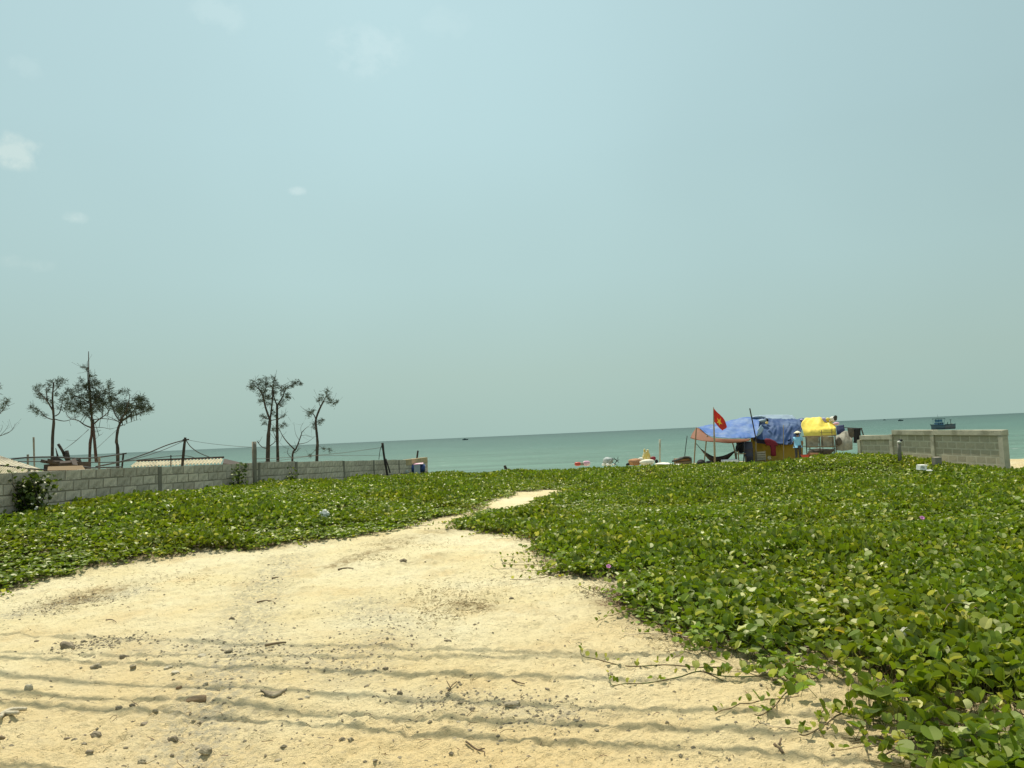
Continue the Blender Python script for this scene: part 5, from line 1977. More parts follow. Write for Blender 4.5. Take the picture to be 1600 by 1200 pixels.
m_.grid(sheet([[P(1050, 721.5, 42), P(1062, 718, 42), P(1074, 714.5, 42), P(1080, 717.5, 42)], [P(1052, 720, 43.1), P(1063, 716, 43.1), P(1074, 713.5, 43.1), P(1080, 716, 43.1)]], 18, 6, .05, 3, 3))
solidify(part('thatch', m_, M['thatch'], box_t, True), .08)
mb = MB()
mb.tube(spline([P(788, 727.5, 40.5), P(790, 731, 40.5), P(791, 738, 40.5)], 5), [.05, .07, .07, .08, .08, .08], 6)
mb.tube(spline([P(789, 735, 40.5), P(795, 733.5, 40.4), P(802, 738.5, 40.3)], 5), .06, 6)
single('driftwood', mb, M['wood_dark'], 'black driftwood stump poking above the vines in the middle of the crest', 'driftwood', None, True)
# black pots under the awning edge
lump('bundle', 1095, 723, 43.6, 14, 9, 'cloth_black', 'black nets heaped at the foot of the left awning pole', 'bundle', 21, amp=.4)
lump('bundle', 1108, 724, 44, 10, 8, 'cloth_black', 'dark crate shaped bundle behind the flagpole foot', 'bundle', 22, amp=.2, power=.6)

# drums at the end of the left wall
def lying_drum(x0, x1, yc, Y, rpx, label, group):
    a, b = P(x0, yc, Y), P(x1, yc, Y)
    t = thing('plastic_drum', label, 'drum', ((a.x + b.x) / 2, Y, gz(a.x, Y)), group)
    L = (b - a).length
    r_ = rpx * Y / F
    m_ = MB()
    rot = (b - a).to_track_quat('Z', 'Y').to_matrix()
    m_.lathe(a, [(r_ * .92, 0), (r_, .02), (r_, L * .3), (r_ * 1.06, L * .33), (r_ * 1.06, L * .37), (r_, L * .4), (r_, L - .02), (r_ * .92, L)], 22, rot)
    part('barrel', m_, M['plastic_blue'], t, True)
    m_ = MB()
    m_.lathe(b, [(r_ * .8, 0), (r_ * .82, .015), (r_ * .3, .02)], 18, rot)
    part('lid', m_, M['plastic_blue'], t, True)


lying_drum(636, 648, 732, 34.0, 6.3, 'blue plastic drum on its side before the wall end, left of the grey sheet', 'drums at the left wall end')
lying_drum(656, 663.5, 731.5, 34.3, 6.3, 'blue plastic drum half hidden right of the grey sheet at the wall end', 'drums at the left wall end')
mb = MB()
mb.add([P(647, 726.5, 33.5), P(656.5, 726, 33.5), P(656.5, 740, 33.3), P(647, 740, 33.3)], [(0, 1, 2, 3)])
solidify(single('metal_sheet', mb, M['metal_grey'], 'dull grey metal sheet propped between the two blue drums', 'metal sheet'), .02)
mb = MB()
mb.box(P(654, 725, 34.1), (.42, .4, .05), Euler((.05, -.06, .1)).to_matrix(), .01)
single('board', mb, M['cloth_pink'], 'pale pinkish board resting on top of the blue drums', 'board')
lump('net_pile', 634, 737.5, 33.2, 9, 6, 'net_pale', 'small pale net heap in front of the left blue drum', 'net', 31)

# ------------------------------------------------------------------ boats
def hull_mesh(L, Bm, Hh, sheer=.35):
    m_ = MB()
    secs = []
    n = 14
    for i in range(n + 1):
        u = i / n
        x = (u - .5) * L
        w = Bm / 2 * (math.sin(math.pi * min(1, u * .80 + .06)) ** .55)
        if u < .02:
            w = .04
        top = Hh + sheer * (2 * (0.42 - u)) ** 2 * (1.5 if u < .42 else .7)
        rake = -.55 * (1 - u) ** 4
        secs.append([Vector((x + rake * (1 if k in (0, 8) else .5), s_ * w * ww, zz * top - .35 * (1 - zz))) for k, (s_, ww, zz) in
                     enumerate([(-1, 1, 1), (-1, .97, .7), (-1, .85, .35), (-1, .5, .06), (0, 0, 0), (1, .5, .06), (1, .85, .35), (1, .97, .7), (1, 1, 1)])])
    m_.grid(secs)
    o = len(m_.v)
    m_.v += [tuple(secs[-1][k]) for k in range(9)]
    m_.f.append(tuple(range(o, o + 9)))
    return m_, secs


def put(m_, org, yaw_):
    r = Matrix.Rotation(yaw_, 3, 'Z')
    m_.v = [tuple(Vector(org) + r @ Vector(p)) for p in m_.v]
    return m_


bo = P(1474, 672, 246)
bo.z = SEA_Z
boat = thing('fishing_boat', 'blue grey wooden fishing boat with cabin afloat behind the right wall', 'boat', bo)
yw = .12
m_, secs = hull_mesh(7.6, 2.5, 1.25)
part('hull', put(m_, bo, yw), M['boat_hull'], boat, True)
m_ = MB()
m_.grid([[s_[0] - Vector((0, -.08, .12)), s_[8] - Vector((0, .08, .12))] for s_ in secs])
part('deck', put(m_, bo, yw), M['wood'], boat)
m_ = MB()
for k in (0, 8):
    m_.tube([s_[k] + Vector((0, 0, .04)) for s_ in secs], .07, 6)
part('gunwale', put(m_, bo, yw), M['boat_dark'], boat)
m_ = MB()
m_.box((-1.35, 0, 1.65), (2.2, 1.5, 1.1), None, .03)
part('cabin', put(m_, bo, yw), M['boat_blue'], boat)
for i in range(3):
    m_ = MB()
    m_.box((-2.0 + i * .66, -.77, 1.85), (.42, .03, .42))
    part('window', put(m_, bo, yw), M['glass_dark'], boat)
m_ = MB()
m_.box((-1.3, 0, 3.42), (3.3, 1.9, .16), None, .03)
part('roof', put(m_, bo, yw), M['boat_dark'], boat)
for x in (-2.75, -1.9, .1):
    for y in (-.8, .8):
        m_ = MB()
        m_.tube([(x, y, .9), (x, y, 3.38)], .05, 5)
        part('roof_post', put(m_, bo, yw), M['boat_blue'], boat)
m_ = MB()
m_.box((-1.4, 0, 2.75), (1.8, 1.3, .75), None, .03)
part('wheelhouse', put(m_, bo, yw), M['boat_blue'], boat)
m_ = MB()
m_.tube([(-1.6, 0, 3.4), (-1.55, 0, 4.75)], .03, 5)
part('aerial', put(m_, bo, yw), M['boat_dark'], boat)
m_ = MB()
m_.tube([(2.75, 0, 1.0), (2.75, 0, 2.95)], .09, 6)
m_.box((2.75, 0, 2.9), (.55, .1, .18))
part('stern_mast', put(m_, bo, yw), M['boat_dark'], boat)
m_ = MB()
m_.tube([(1.2, .1, 1.1), (1.6, 0, 1.9), (1.75, 0, 2.2)], .12, 6)
m_.box((1.35, 0, 1.35), (.8, .8, .5), None, .06)
part('winch', put(m_, bo, yw), M['boat_dark'], boat)
m_ = MB()
m_.blob((3.2, 0, 1.3), (.9, 1.3, .7), 4, .3)
part('net_heap', put(m_, bo, yw), M['rust'], boat, True)
m_ = MB()
for z in (2.35, 2.0):
    m_.tube([(-2.75, -.8, z), (-1.9, -.8, z)], .03, 4)
part('railing', put(m_, bo, yw), M['boat_blue'], boat)


def far_boat(px, py, Y, L, label):
    b_ = P(px, py, Y)
    b_.z = SEA_Z
    t = thing('far_boat', label, 'boat', b_, 'small boats on the horizon')
    m_, _ = hull_mesh(L, L * .3, L * .16)
    part('hull', put(m_, b_, .2), M['boat_dark'], t)
    m_ = MB()
    m_.box((-L * .1, 0, L * .2), (L * .3, L * .2, L * .18))
    part('cabin', put(m_, b_, .2), M['boat_dark'], t)
    m_ = MB()
    m_.tube([(L * .2, 0, L * .1), (L * .22, 0, L * .36)], L * .015, 5)
    part('mast', put(m_, b_, .2), M['boat_dark'], t)


far_boat(727, 683, 1250, 9, 'tiny dark boat on the horizon left of the middle')
far_boat(1407, 655, 1150, 8, 'tiny dark boat on the horizon just left of the big fishing boat')
far_boat(1382, 655.5, 2300, 9, 'faintest tiny boat on the horizon above the dark clothes')

# ------------------------------------------------------------------ small things in the vines
dpx = P(1405, 711, 23.4)
zt_ = gz(dpx.x, 23.4)
pt_ = thing('marker_post', 'dark stub post with a white rag on top at the vine hump', 'post', (dpx.x, 23.4, zt_))
m_ = MB()
m_.tube([(dpx.x, 23.4, zt_ - .1), P(1405.5, 702, 23.4), P(1404.5, 691, 23.4)], [.06, .055, .05], 8)
part('post', m_, M['concrete_dark'], pt_, True)
m_ = MB()
m_.blob(P(1405, 691, 23.38), (.12, .12, .09), 2, .3)
part('rag', m_, M['cloth_white'], pt_, True)
m_ = MB()
m_.blob(P(1407, 688, 23.38), (.12, .10, .06), 3, .4)
part('knot', m_, M['cloth_black'], pt_, True)
a = P(1463, 714.5, 22.2)
m_ = MB()
m_.box((a.x, 22.2, a.z - .45), (.19, .19, .9), None, .012)
single('concrete_stub', m_, M['concrete_dark'], 'broken square concrete stub before the right wall', 'post')
fb_ = P(1440, 732, 21.2)
fbox = thing('foam_box', 'white foam box with faint grey print resting in the vines', 'box', (fb_.x, 21.2, fb_.z - .1))
m_ = MB()
m_.box(fb_ + Vector((0, 0, .02)), (.20, .16, .12), Euler((.05, .06, .2)).to_matrix(), .006)
part('box', m_, M['foam'], fbox)
m_ = MB()
m_.box(fb_ + Vector((.015, -.02, .09)), (.21, .17, .022), Euler((.05, .06, .2)).to_matrix(), .003)
part('lid', m_, M['foam'], fbox)
m_ = MB()
m_.box(fb_ + Vector((-.005, -.086, .04)), (.09, .004, .018), Euler((.05, .06, .2)).to_matrix())
m_.box(fb_ + Vector((.015, -.084, .015)), (.06, .004, .012), Euler((.05, .06, .2)).to_matrix())
part('print', m_, M['print_grey'], fbox)
lump('cloth_scrap', 1452, 735.5, 21.0, 9, 3, 'foam', 'thin white foam flake beside the foam box', 'foam flake', 3, amp=.35)


def litter(name, px, py, w, h, m, label, cat, seed, lift=.12, **kw):
    g = G(px, py, lift)
    k = math.hypot(g.x, g.y) / F
    mb = MB()
    mb.blob((g.x, g.y, gz(g.x, g.y) + lift + h * k * .2), (w * k, w * k * .8, h * k), seed, kw.get('amp', .75), 10, 16, None, kw.get('freq', 5))
    return single(name, mb, M[m], label, cat, None, False)


litter('plastic_bag', 507, 806, 14, 12, 'plastic_white', 'crumpled white plastic bag in the left vines near the sand', 'bag', 4, .14)
litter('plastic_bag', 262, 794, 17, 6, 'plastic_white', 'flat white plastic sheet in the vines below the left wall', 'plastic sheet', 5, .14)
litter('plastic_bag', 1202, 717, 5, 5, 'paper', 'pale scrap of paper in the vines below the grey crate', 'paper', 6, .14)
litter('plastic_bag', 1140, 970, 22, 12, 'net_pale', 'pale grey dried leaf bundle at the vine edge on the right', 'dried leaf', 7, .10)
litter('paper', 1415, 993, 15, 11, 'paper', 'pale cream scrap like a petal on the right vines', 'paper scrap', 8, .17)


def flower(px, py, r, label):
    g = G(px, py, .17)
    z = gz(g.x, g.y) + .19
    t = thing('morning_glory_flower', label, 'flower', (g.x, g.y, z - .1))
    m_ = MB()
    rows = []
    for q, (rr, zz) in enumerate(((.12, -1.0), (.22, -.4), (.55, .0), (1.0, .22), (1.04, .16))):
        rows.append([Vector((g.x, g.y, z)) + Matrix.Rotation(.7, 3, 'X') @ Vector((rr * r * math.cos(a) * (1 + .08 * math.cos(5 * a)), rr * r * math.sin(a) * (1 + .08 * math.cos(5 * a)), zz * r)) for a in np.linspace(0, 2 * math.pi, 21)])
    m_.grid(rows)
    part('petals', m_, M['flower'], t, True)
    m_ = MB()
    m_.tube([(g.x, g.y, z - .16), (g.x, g.y + .01, z - .05), (g.x, g.y + .015, z - r)], .005, 5)
    part('stalk', m_, M['stem'], t)


flower(1441, 811, .032, 'mauve trumpet flower on the right vines below the foam box')
flower(951, 886, .024, 'mauve flower half hidden at the vine tip by the sand')

# shrubs at the foot of the left wall
def shrub(name, label, px, py, Y, w, h, n, seed, dark=.6, group='weeds against the left wall', flowers=0):
    rnd = random.Random(seed)
    b_ = P(px, py, Y)
    zb = gz(b_.x, b_.y)
    t = thing(name, label, 'shrub', (b_.x, b_.y, zb), group)
    sm = MB()
    fm = MB()
    tips = []
    for i in range(max(5, n // 45)):
        a = rnd.uniform(0, 6.283)
        e = Vector((b_.x + rnd.uniform(-.5, .5) * w, b_.y + rnd.uniform(-.28, .22), zb + h * rnd.uniform(.45, 1.0)))
        s_ = Vector((b_.x + rnd.uniform(-.3, .3) * w, b_.y + rnd.uniform(-.15, .1), zb - .1))
        sp_ = spline([s_, s_.lerp(e, .5) + Vector((rnd.uniform(-.08, .08), 0, .05)), e], 6)
        sm.tube(sp_, [.014, .013, .012, .010, .008, .006, .004], 5)
        tips += sp_[2:]
    for i in range(n):
        c = rnd.choice(tips) + Vector((rnd.gauss(0, .09), rnd.gauss(0, .08), rnd.gauss(0, .07)))
        k = rnd.uniform(.5, 1.25)
        tint = (.045 * k, .080 * k, .012 * k) if rnd.random() > .15 else (.14, .20, .04)
        leaf_geo(rnd.uniform(.05, .085), math.radians(rnd.uniform(5, 40)), .15, leaf_matrix(c, rnd.uniform(0, 6.283), rnd.uniform(-1.2, 1.2), rnd.uniform(-.6, .6)), fm, tint)
    part('stems', sm, M['bark'], t, True)
    part('foliage', fm, M['leaf'], t)
    if flowers:
        wm = MB()
        for i in range(flowers):
            c = Vector((b_.x + w * rnd.uniform(.3, .6), b_.y - .25, zb + rnd.uniform(.18, .42)))
            wm.blob(c, (.05, .05, .04), i, .2, 5, 8)
        part('blossom', wm, M['cloth_white'], t, True)


shrub('weed_shrub', 'big dark bush in front of the left wall with pale flowers at its right foot', 40, 790, 14.05, .74, .84, 950, 3, flowers=4)
shrub('weed_shrub', 'small climbing weed on the wall left of the square concrete post', 373, 757, 20.4, .22, .72, 130, 5)
shrub('weed_shrub', 'dark weed tuft hanging at the wall under the dead tree', 456, 746, 23.2, .30, .58, 120, 7)

# ------------------------------------------------------------------ stones, sticks and litter on the sand
def stone(px, py, w, h, m, label, seed, name='stone', cat='stone', d=None, amp=.5, power=.8, rz_=None, group=None, sink=.34):
    rz_ = seed * 1.3 % .8 - .4 if rz_ is None else rz_
    g = G(px, py)
    k = math.sqrt(g.x ** 2 + g.y ** 2 + EYE ** 2) / F
    W, Hh = w * k * .92, h * k * .85
    mb = MB()
    mb.blob((g.x, g.y, gz(g.x, g.y) + Hh * (.5 - sink)), (W, d or W * .75, Hh), seed, amp, 8, 12, Matrix.Rotation(rz_, 3, 'Z') @ Matrix.Rotation(.25 * math.sin(seed), 3, 'Y'), 3.4, power)
    return single(name, mb, M[m], label, cat, group, False)


STONES = [
    (104, 1014, 20, 13, 'stone_dark', 'dark rubble lump under the double cable shadow on the left', 1), (195, 1024, 14, 9, 'stone_dark', 'round dark stone right of the dark rubble lump', 2),
    (45, 1077, 11, 11, 'stone_pale', 'pale upright stone near the left edge of the sand', 3), (208, 1044, 9, 9, 'stone', 'small stone sitting on the middle cable shadow at left', 4),
    (150, 1045, 15, 11, 'stone', 'angular grey stone left of the small one on the middle cable shadow', 5), (263, 1042, 12, 7, 'stone_pale', 'flat tan pebble under the double cable shadow', 6),
    (274, 1053, 12, 5, 'stone_pale', 'thin pale flake below the flat tan pebble', 7), (207, 1103, 9, 6, 'stone_dark', 'dark pebble on the lowest long shadow, right one of a close pair', 8),
    (186, 1104, 9, 6, 'stone_dark', 'dark pebble on the lowest long shadow, left one of a close pair', 9), (226, 1130, 13, 8, 'stone_dark', 'dark flat stone above the pebble trail at lower left', 10),
    (243, 1120, 8, 7, 'stone', 'small grey stone up right of the dark flat stone', 11), (270, 1152, 13, 9, 'stone_dark', 'dark rounded stone in the lower pebble trail', 12),
    (322, 1171, 18, 10, 'stone', 'grey lump with pale fragments at the bottom of the pebble trail', 13), (222, 1189, 11, 10, 'stone', 'tilted stone near the bottom edge left of the trail', 14),
    (315, 1124, 10, 6, 'stone_dark', 'dark stone below the brown brick fragment', 15), (280, 1072, 9, 6, 'brick_brown', 'little brown stone above the brick fragment', 16),
    (321, 1067, 9, 6, 'stone', 'grey pebble left of the pale gravel streak', 17), (357, 1017, 12, 7, 'stone', 'stone in the gravel streak by the wooden stick', 18),
    (315, 1026, 12, 7, 'stone_pale', 'pale stone left of the gravel streak', 19), (363, 968, 8, 6, 'stone_dark', 'dark pebble at the top of the gravel streak', 20),
    (298, 953, 7, 5, 'stone', 'lone pebble left of the gravel streak top', 21), (630, 879, 12, 9, 'stone_dark', 'dark stone alone on the bright sand below the vine tip', 22),
    (625, 1080, 9, 8, 'stone_dark', 'pointed dark stone between two cable shadows in the middle', 23), (602, 1041, 10, 5, 'stone_dark', 'small dark stone pair below the grey spot', 24),
    (738, 1104, 8, 6, 'stone_dark', 'dark pebble on the long middle shadow', 25), (535, 1155, 9, 6, 'stone_dark', 'dark stone at the bottom left of the middle, left of two', 26),
    (548, 1157, 9, 6, 'stone', 'grey stone just right of the bottom left dark one', 27), (801, 1098, 22, 9, 'stone', 'crumbled grey clod on the shadow in the middle', 28),
    (700, 1002, 13, 8, 'stone', 'grey clod above the top shadow in the middle', 29), (573, 1065, 9, 6, 'stone', 'pebble left of the pointed dark stone', 30),
    (435, 1182, 11, 6, 'stone', 'flat pebble near the bottom middle left', 31), (500, 1150, 8, 6, 'stone', 'small pebble midway along the bottom', 32),
    (800, 935, 8, 5, 'stone', 'pebble right of the dry grass mat', 33), (855, 1076, 7, 4, 'stone_dark', 'small dark pebble below the forked twig', 34),
    (1150, 1133, 6, 4, 'stone_dark', 'tiny dark pebble near the right runners', 35), (57, 1004, 7, 4, 'stone_dark', 'tiny dark stone above the double shadow at the left edge', 36),
    (130, 1003, 8, 4, 'stone', 'small stone above the dark rubble lump', 37), (480, 1085, 8, 5, 'stone_pale', 'pale pebble right of the curved tile piece', 38),
    (150, 1150, 15, 8, 'stone_dark', 'dark brown stone in the lower left corner, rightmost there', 39), (104, 1150, 8, 7, 'stone_dark', 'round dark stone in the lower left corner', 40), (140, 1176, 9, 6, 'stone_dark', 'brown pebble beneath the dark brown corner stone', 41)]
for s_ in STONES:
    stone(*s_)
stone(306, 1093, 28, 11, 'brick_brown', 'brown brick fragment half buried at lower left', 50, 'brick_fragment', 'brick', amp=.10, power=.55, rz_=.15)
# curved tile shard
g = G(428, 1085)
mb = MB()
rows = []
for i in range(9):
    u = i / 8 - .5
    rows.append([Vector((g.x + u * .165, g.y + (.05 - .25 * u * u) * (v_ - .5) * 1.6, gz(g.x, g.y) + .008 + .10 * u * u + .012 * math.sin(v_ * 3))) for v_ in (0, .33, .66, 1)])
mb.grid(rows)
solidify(single('tile_shard', mb, M['stone_dark'], 'dark curved shard like a boat lying on the sand', 'shard', None, True), .016)


def stick(pxs, r, label, lift=.012, m='twig', name='stick', cat='stick', forks=()):
    pts_ = []
    for i, q in enumerate(pxs):
        g = G(*q)
        pts_.append(Vector((g.x, g.y, gz(g.x, g.y) + lift)))
    mb = MB()
    n = max(4, len(pts_) * 3)
    mb.tube(spline(pts_, n), [r * (1 - .5 * i / n) for i in range(n + 1)], 6)
    for (a, b) in forks:
        ga, gb = G(*a), G(*b)
        mb.tube([Vector((ga.x, ga.y, gz(ga.x, ga.y) + lift)), Vector((gb.x, gb.y, gz(gb.x, gb.y) + lift + .02))], r * .6, 5)
    return single(name, mb, M[m], label, cat, None, True)


stick([(414, 1009), (432, 1007), (447, 1005)], .013, 'straight short piece of driftwood in the gravel streak', .018, 'wood')
stick([(402, 938), (413, 935), (424, 936), (430, 939)], .010, 'curved dark twig above the driftwood piece')
stick([(528, 891), (540, 890), (552, 891)], .012, 'dark flat stick near the dirt streak below the vine edge')
stick([(800, 1061), (808, 1064), (820, 1066)], .006, 'short curved twig in the middle of the sand')
stick([(700, 1076), (706, 1070), (714, 1065)], .005, 'thin twig crossing a cable shadow', forks=(((704, 1073), (698, 1070)),))
stick([(728, 1160), (744, 1165), (756, 1172), (757, 1178)], .006, 'bent thin twig near the bottom middle', forks=(((747, 1166), (757, 1170)),))
stick([(0, 1152), (8, 1151)], .014, 'brown stick end at the left border', m='wood')
stick([(2, 1118), (18, 1113), (42, 1109)], .022, 'pale bleached driftwood at the left edge', .02, 'stone_pale', forks=(((8, 1116), (28, 1119)), ((4, 1117), (0, 1124))))
stick([(165, 972), (175, 971), (182, 974)], .006, 'small curved twig left of centre above the shadows')
stick([(1210, 1166), (1222, 1173), (1224, 1180)], .008, 'small twig on the smooth sand at lower right', forks=(((1218, 1170), (1221, 1160)),))
stick([(425, 903), (435, 901)], .011, 'short stub of wood near the far sand edge')

# pebbles and dry bits too many to count
def pebbles(n, region, rmin, rmax, seed, m, name, label, along=None, noveg=True):
    rnd = random.Random(seed)
    mb = MB()
    k = 0
    while k < n:
        if along and rnd.random() < .72:
            pts_, w_, q_ = rnd.choice(along)
            i = rnd.randrange(len(pts_) - 1)
            t = rnd.random()
            x = pts_[i][0] + (pts_[i + 1][0] - pts_[i][0]) * t + rnd.gauss(0, w_ * .8)
            y = pts_[i][1] + (pts_[i + 1][1] - pts_[i][1]) * t + rnd.gauss(0, w_ * .8)
        else:
            g = G(rnd.uniform(region[0], region[2]), rnd.uniform(region[1], region[3]) ** 1)
            x, y = g.x, g.y
        k += 1
        if noveg and bool(veg_mask(np.array([x]), np.array([y]))[0]):
            continue
        r = rmin + (rmax - rmin) * rnd.random() ** 3
        z = gz(x, y)
        ax = [rnd.uniform(.7, 1.4), rnd.uniform(.7, 1.3), rnd.uniform(.5, .9)]
        a0 = rnd.uniform(0, 6.28)
        v = [Vector((x, y, z + r * ax[2])), Vector((x, y, z - r))]
        for j in range(5):
            a = a0 + j * 1.2566 + rnd.uniform(-.3, .3)
            q = r * rnd.uniform(.8, 1.2)
            v.append(Vector((x + math.cos(a) * q * ax[0], y + math.sin(a) * q * ax[1], z + r * rnd.uniform(-.1, .35))))
        mb.add(v, [(0, 2 + j, 2 + (j + 1) % 5) for j in range(5)] + [(1, 2 + (j + 1) % 5, 2 + j) for j in range(5)])
    tag(link(name, mb.mesh(name, M[m])), label, kind='stuff')


pebbles(4200, (-60, 850, 1400, 1215), .003, .016, 5, 'stone', 'pebbles', 'grey pebbles strewn over the sand', GRAVEL)
pebbles(2600, (-60, 850, 1400, 1215), .002, .012, 6, 'stone_dark', 'pebbles', 'small dark pebbles strewn over the sand', GRAVEL)


def straw(n, centers, seed, m, name, label, spread=1.0, lmin=.012, lmax=.055):
    rnd = random.Random(seed)
    mb = MB()
    for k in range(n):
        if rnd.random() < .9:
            (px, py, sx, sy) = rnd.choice(centers)
            g = G(px + rnd.gauss(0, sx), py + rnd.gauss(0, sy))
        else:
            g = G(rnd.uniform(-40, 1350), rnd.uniform(850, 1200))
            if bool(veg_mask(np.array([g.x]), np.array([g.y]))[0]):
                continue
        z = gz(g.x, g.y) + .004
        a = rnd.uniform(0, 6.28)
        L = rnd.uniform(lmin, lmax)
        d = Vector((math.cos(a), math.sin(a), rnd.uniform(-.05, .35))) * L
        p = Vector((g.x, g.y, z))
        bend = Vector((rnd.gauss(0, .01), rnd.gauss(0, .01), .008))
        petiole(p, p + d * .5 + bend, .0022, mb, None)
        petiole(p + d * .5 + bend, p + d, .0018, mb, None)
    mb.c = []
    tag(link(name, mb.mesh(name, M[m])), label, kind='stuff')


straw(2600, [(740, 945, 18, 7), (720, 930, 40, 14), (670, 930, 30, 12), (580, 872, 25, 6), (140, 930, 30, 9), (80, 945, 30, 7), (930, 925, 18, 5), (690, 960, 30, 10), (820, 900, 40, 14),
             (900, 880, 30, 10), (1060, 1000, 30, 12), (640, 850, 40, 6), (260, 905, 60, 8)], 3, 'dry', 'dry_grass', 'tufts and straws of dry grass scattered on the sand')
straw(1300, [(1000, 945, 26, 10), (975, 938, 18, 8), (1030, 965, 26, 10), (1000, 930, 30, 8), (1085, 985, 25, 10)], 4, 'dry_red', 'dead_creepers', 'brown dead creeper litter at the vine edge', lmin=.02, lmax=.08)

# runners reaching out over the sand, one by one
small_leaves = []
for s in range(8):
    rnd = random.Random(900 + s)
    m_ = MB()
    leaf_geo(1.0, math.radians(rnd.uniform(15, 60)), rnd.uniform(-.05, .25), Matrix.Rotation(math.radians(rnd.uniform(25, 80)), 4, 'X'), m_, leaf_tint(rnd, .04, .55))
    small_leaves.append(m_.mesh('leaf', M['leaf']))
RUN = [([(907, 1020), (910, 1030), (930, 1036), (980, 1038), (1040, 1043), (1090, 1046), (1130, 1052)], 'runner with tiny leaves pointing left onto the sand, upper one of the long pair', .4),
       ([(950, 1058), (956, 1070), (975, 1073), (1010, 1067), (1060, 1062), (1095, 1058), (1130, 1066)], 'runner with tiny leaves pointing left onto the sand, lower one of the long pair', .4),
       ([(1100, 1058), (1130, 1063), (1180, 1066), (1230, 1062)], 'leafy runner lying between the long pair and the right vine mass', 1.0),
       ([(1180, 1131), (1190, 1128), (1210, 1110), (1226, 1092), (1240, 1084), (1262, 1080)], 'reddish runner slanting up to the vine mass at lower right', .55),
       ([(1250, 1163), (1262, 1158), (1290, 1140), (1308, 1128), (1340, 1118)], 'reddish runner below the slanting one at lower right', .6),
       ([(1358, 1196), (1352, 1175), (1349, 1150), (1352, 1120)], 'runner with dry pods pointing down to the bottom edge', .5),
       ([(1372, 1196), (1390, 1185), (1420, 1166), (1450, 1158)], 'runner curling right at the bottom edge', .8),
       ([(1300, 1128), (1340, 1134), (1400, 1132), (1450, 1128), (1500, 1120)], 'long straight runner across the sandy gap at lower right', .9),
       ([(1560, 1112), (1578, 1130), (1590, 1150)], 'brown bare runner at the right border near the bottom', .5),
       ([(783, 876), (790, 887), (830, 886), (868, 882), (890, 880)], 'short runner left of the vine tip in the middle', .6),
       ([(797, 911), (830, 907), (862, 902), (885, 893)], 'runner just below the short one at the vine tip', .6),
       ([(1062, 1018), (1075, 1022), (1100, 1022), (1130, 1026)], 'stubby runner above the long pair', .7),
       ([(1470, 1010), (1490, 985), (1530, 990), (1560, 1004)], 'pale bare runner arching over the right vines', .15),
       ([(905, 925), (935, 930), (960, 928), (985, 920)], 'runner in the dead brown litter at the vine edge', .4)]
for ri, (pxs, label, lf) in enumerate(RUN):
    rnd = random.Random(1200 + ri)
    arch = ri == 12
    pts_ = []
    for i, q in enumerate(pxs):
        g = G(*q)
        lift = .010 + (.03 * rnd.random() if i else .035)
        if arch:
            lift = .14 + .07 * math.sin(i / 3 * math.pi)
        pts_.append(Vector((g.x, g.y, gz(g.x, g.y) + lift)))
    t = thing('vine_runner', label, 'creeper runner', (pts_[0].x, pts_[0].y, gz(pts_[0].x, pts_[0].y)))
    n = len(pts_) * 5
    sp_ = spline(pts_, n)
    mb = MB()
    mb.tube(sp_, [.0028 + .0022 * i / n for i in range(n + 1)], 6)
    part('stem', mb, M['stem'], t, True)
    k = 1
    while k < n - 1:
        grow = .35 + .65 * k / n
        for side in range(rnd.choice([1, 1, 2]) if lf > .3 else (1 if rnd.random() < .3 else 0)):
            o = link('leaf', rnd.choice(small_leaves), t)
            o.location = sp_[k] - Vector(t.location) + Vector((rnd.uniform(-.01, .01), rnd.uniform(-.01, .01), rnd.uniform(.004, .03)))
            s = rnd.uniform(.035, .06) * (.5 + .75 * lf) * (.45 + .75 * grow)
            o.scale = (s, s, s)
            o.rotation_euler = (rnd.uniform(-.5, .6), rnd.uniform(-.4, .4), rnd.uniform(0, 6.283))
        k += rnd.choice([2, 3, 3]) if lf < .7 else rnd.choice([1, 2])

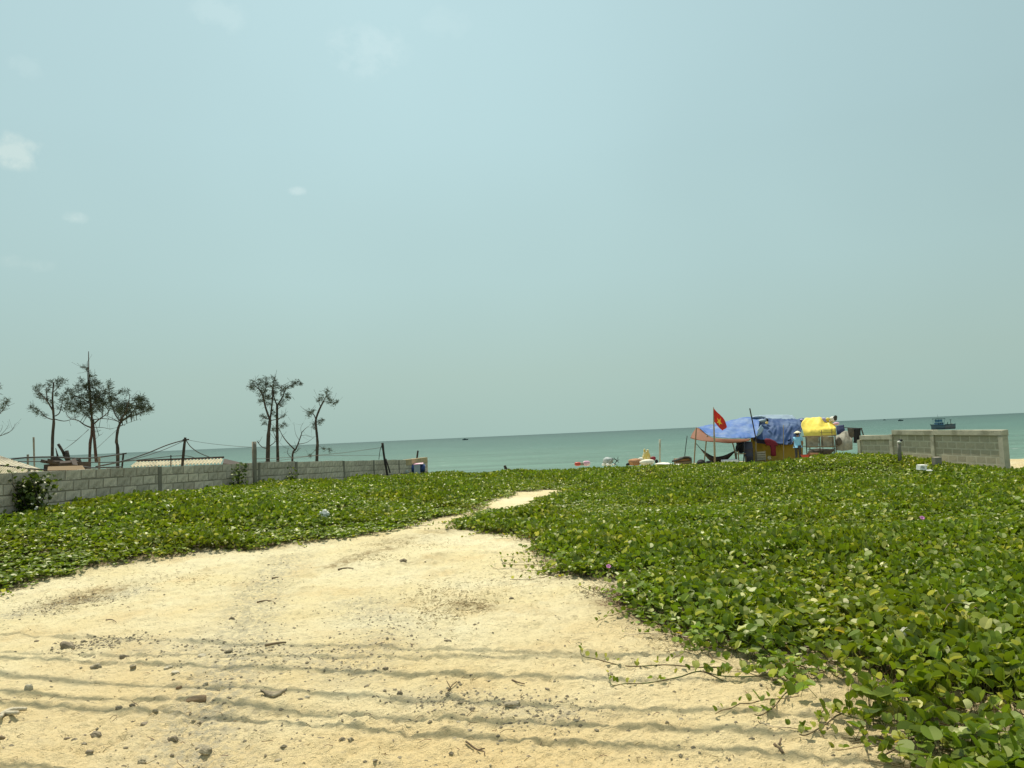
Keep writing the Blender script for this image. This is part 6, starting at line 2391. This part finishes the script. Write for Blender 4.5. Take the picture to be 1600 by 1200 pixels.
# ------------------------------------------------------------------ overhead cables that throw the long shadows (they pass above the picture)
SH = [([(0, 990), (330, 1002), (640, 996), (1010, 1022)], 9.4, .022), ([(0, 1020), (330, 1008), (620, 1002), (1040, 1025)], 9.2, .022),
      ([(0, 1028), (330, 1014), (620, 1016), (1040, 1060)], 9.0, .032), ([(0, 1054), (330, 1050), (620, 1060), (1060, 1108)], 8.8, .030),
      ([(0, 1077), (330, 1080), (620, 1092), (1060, 1136)], 8.6, .034), ([(0, 1092), (330, 1104), (620, 1120), (1060, 1166)], 8.5, .034),
      ([(0, 1190), (330, 1200)], 8.3, .034)]
UY = []
for ci_, (pxs, hgt, r_) in enumerate(SH):
    g0, g1 = G(*pxs[0]), G(*pxs[-1])
    k = (hgt) / SUNDIR.z
    a, b = Vector((g0.x, g0.y, 0)) + SUNDIR * k, Vector((g1.x, g1.y, 0)) + SUNDIR * k
    d = (b - a) / max(.1, (b.x - a.x))
    if len(pxs) == 2:
        d = UY[-1][1]
    e0, e1 = a - d * (a.x + 17), a + d * (17 - a.x)
    UY.append((e0, d, e1))
    mid = (e0 + e1) / 2
    pts_ = [e0 + Vector((0, 0, .5)), e0.lerp(e1, .25) + Vector((0, 0, .12)), mid, e0.lerp(e1, .75) + Vector((0, 0, .12)), e1 + Vector((0, 0, .5))]
    mb = MB()
    mb.tube(spline(pts_, 40), r_, 6)
    single('overhead_cable', mb, M['cable'], ['highest thin overhead cable, its faint shadow farthest up the sand', 'thin overhead cable throwing the upper line of the double shadow',
           'overhead cable throwing the dark lower line of the double shadow', 'overhead cable throwing the shadow just below the double one', 'thick overhead cable throwing the second lowest long shadow',
           'thick overhead cable throwing the lowest long shadow', 'overhead cable throwing the shadow along the bottom edge'][ci_], 'cable', 'overhead cables along the road', True)
for sx, lab in ((-17, 'left roadside concrete pole carrying the overhead cables'), (17, 'right roadside concrete pole carrying the overhead cables')):
    ends = [u[0] if sx < 0 else u[2] for u in UY]
    ym = sum(e.y for e in ends) / len(ends)
    z0 = gz(sx, ym)
    t = thing('utility_pole', lab, 'utility pole', (sx, ym, z0))
    m_ = MB()
    m_.tube([(sx, ym, z0 - .3), (sx, ym, 5), (sx, ym, 10.2)], [.18, .15, .11], 10)
    part('pole', m_, M['concrete'], t, True)
    y0, y1 = min(e.y for e in ends) - .2, max(e.y for e in ends) + .2
    for zz in (8.75, 9.7):
        m_ = MB()
        m_.box((sx, (y0 + y1) / 2, zz), (.1, y1 - y0, .12))
        part('crossarm', m_, M['concrete_dark'], t)
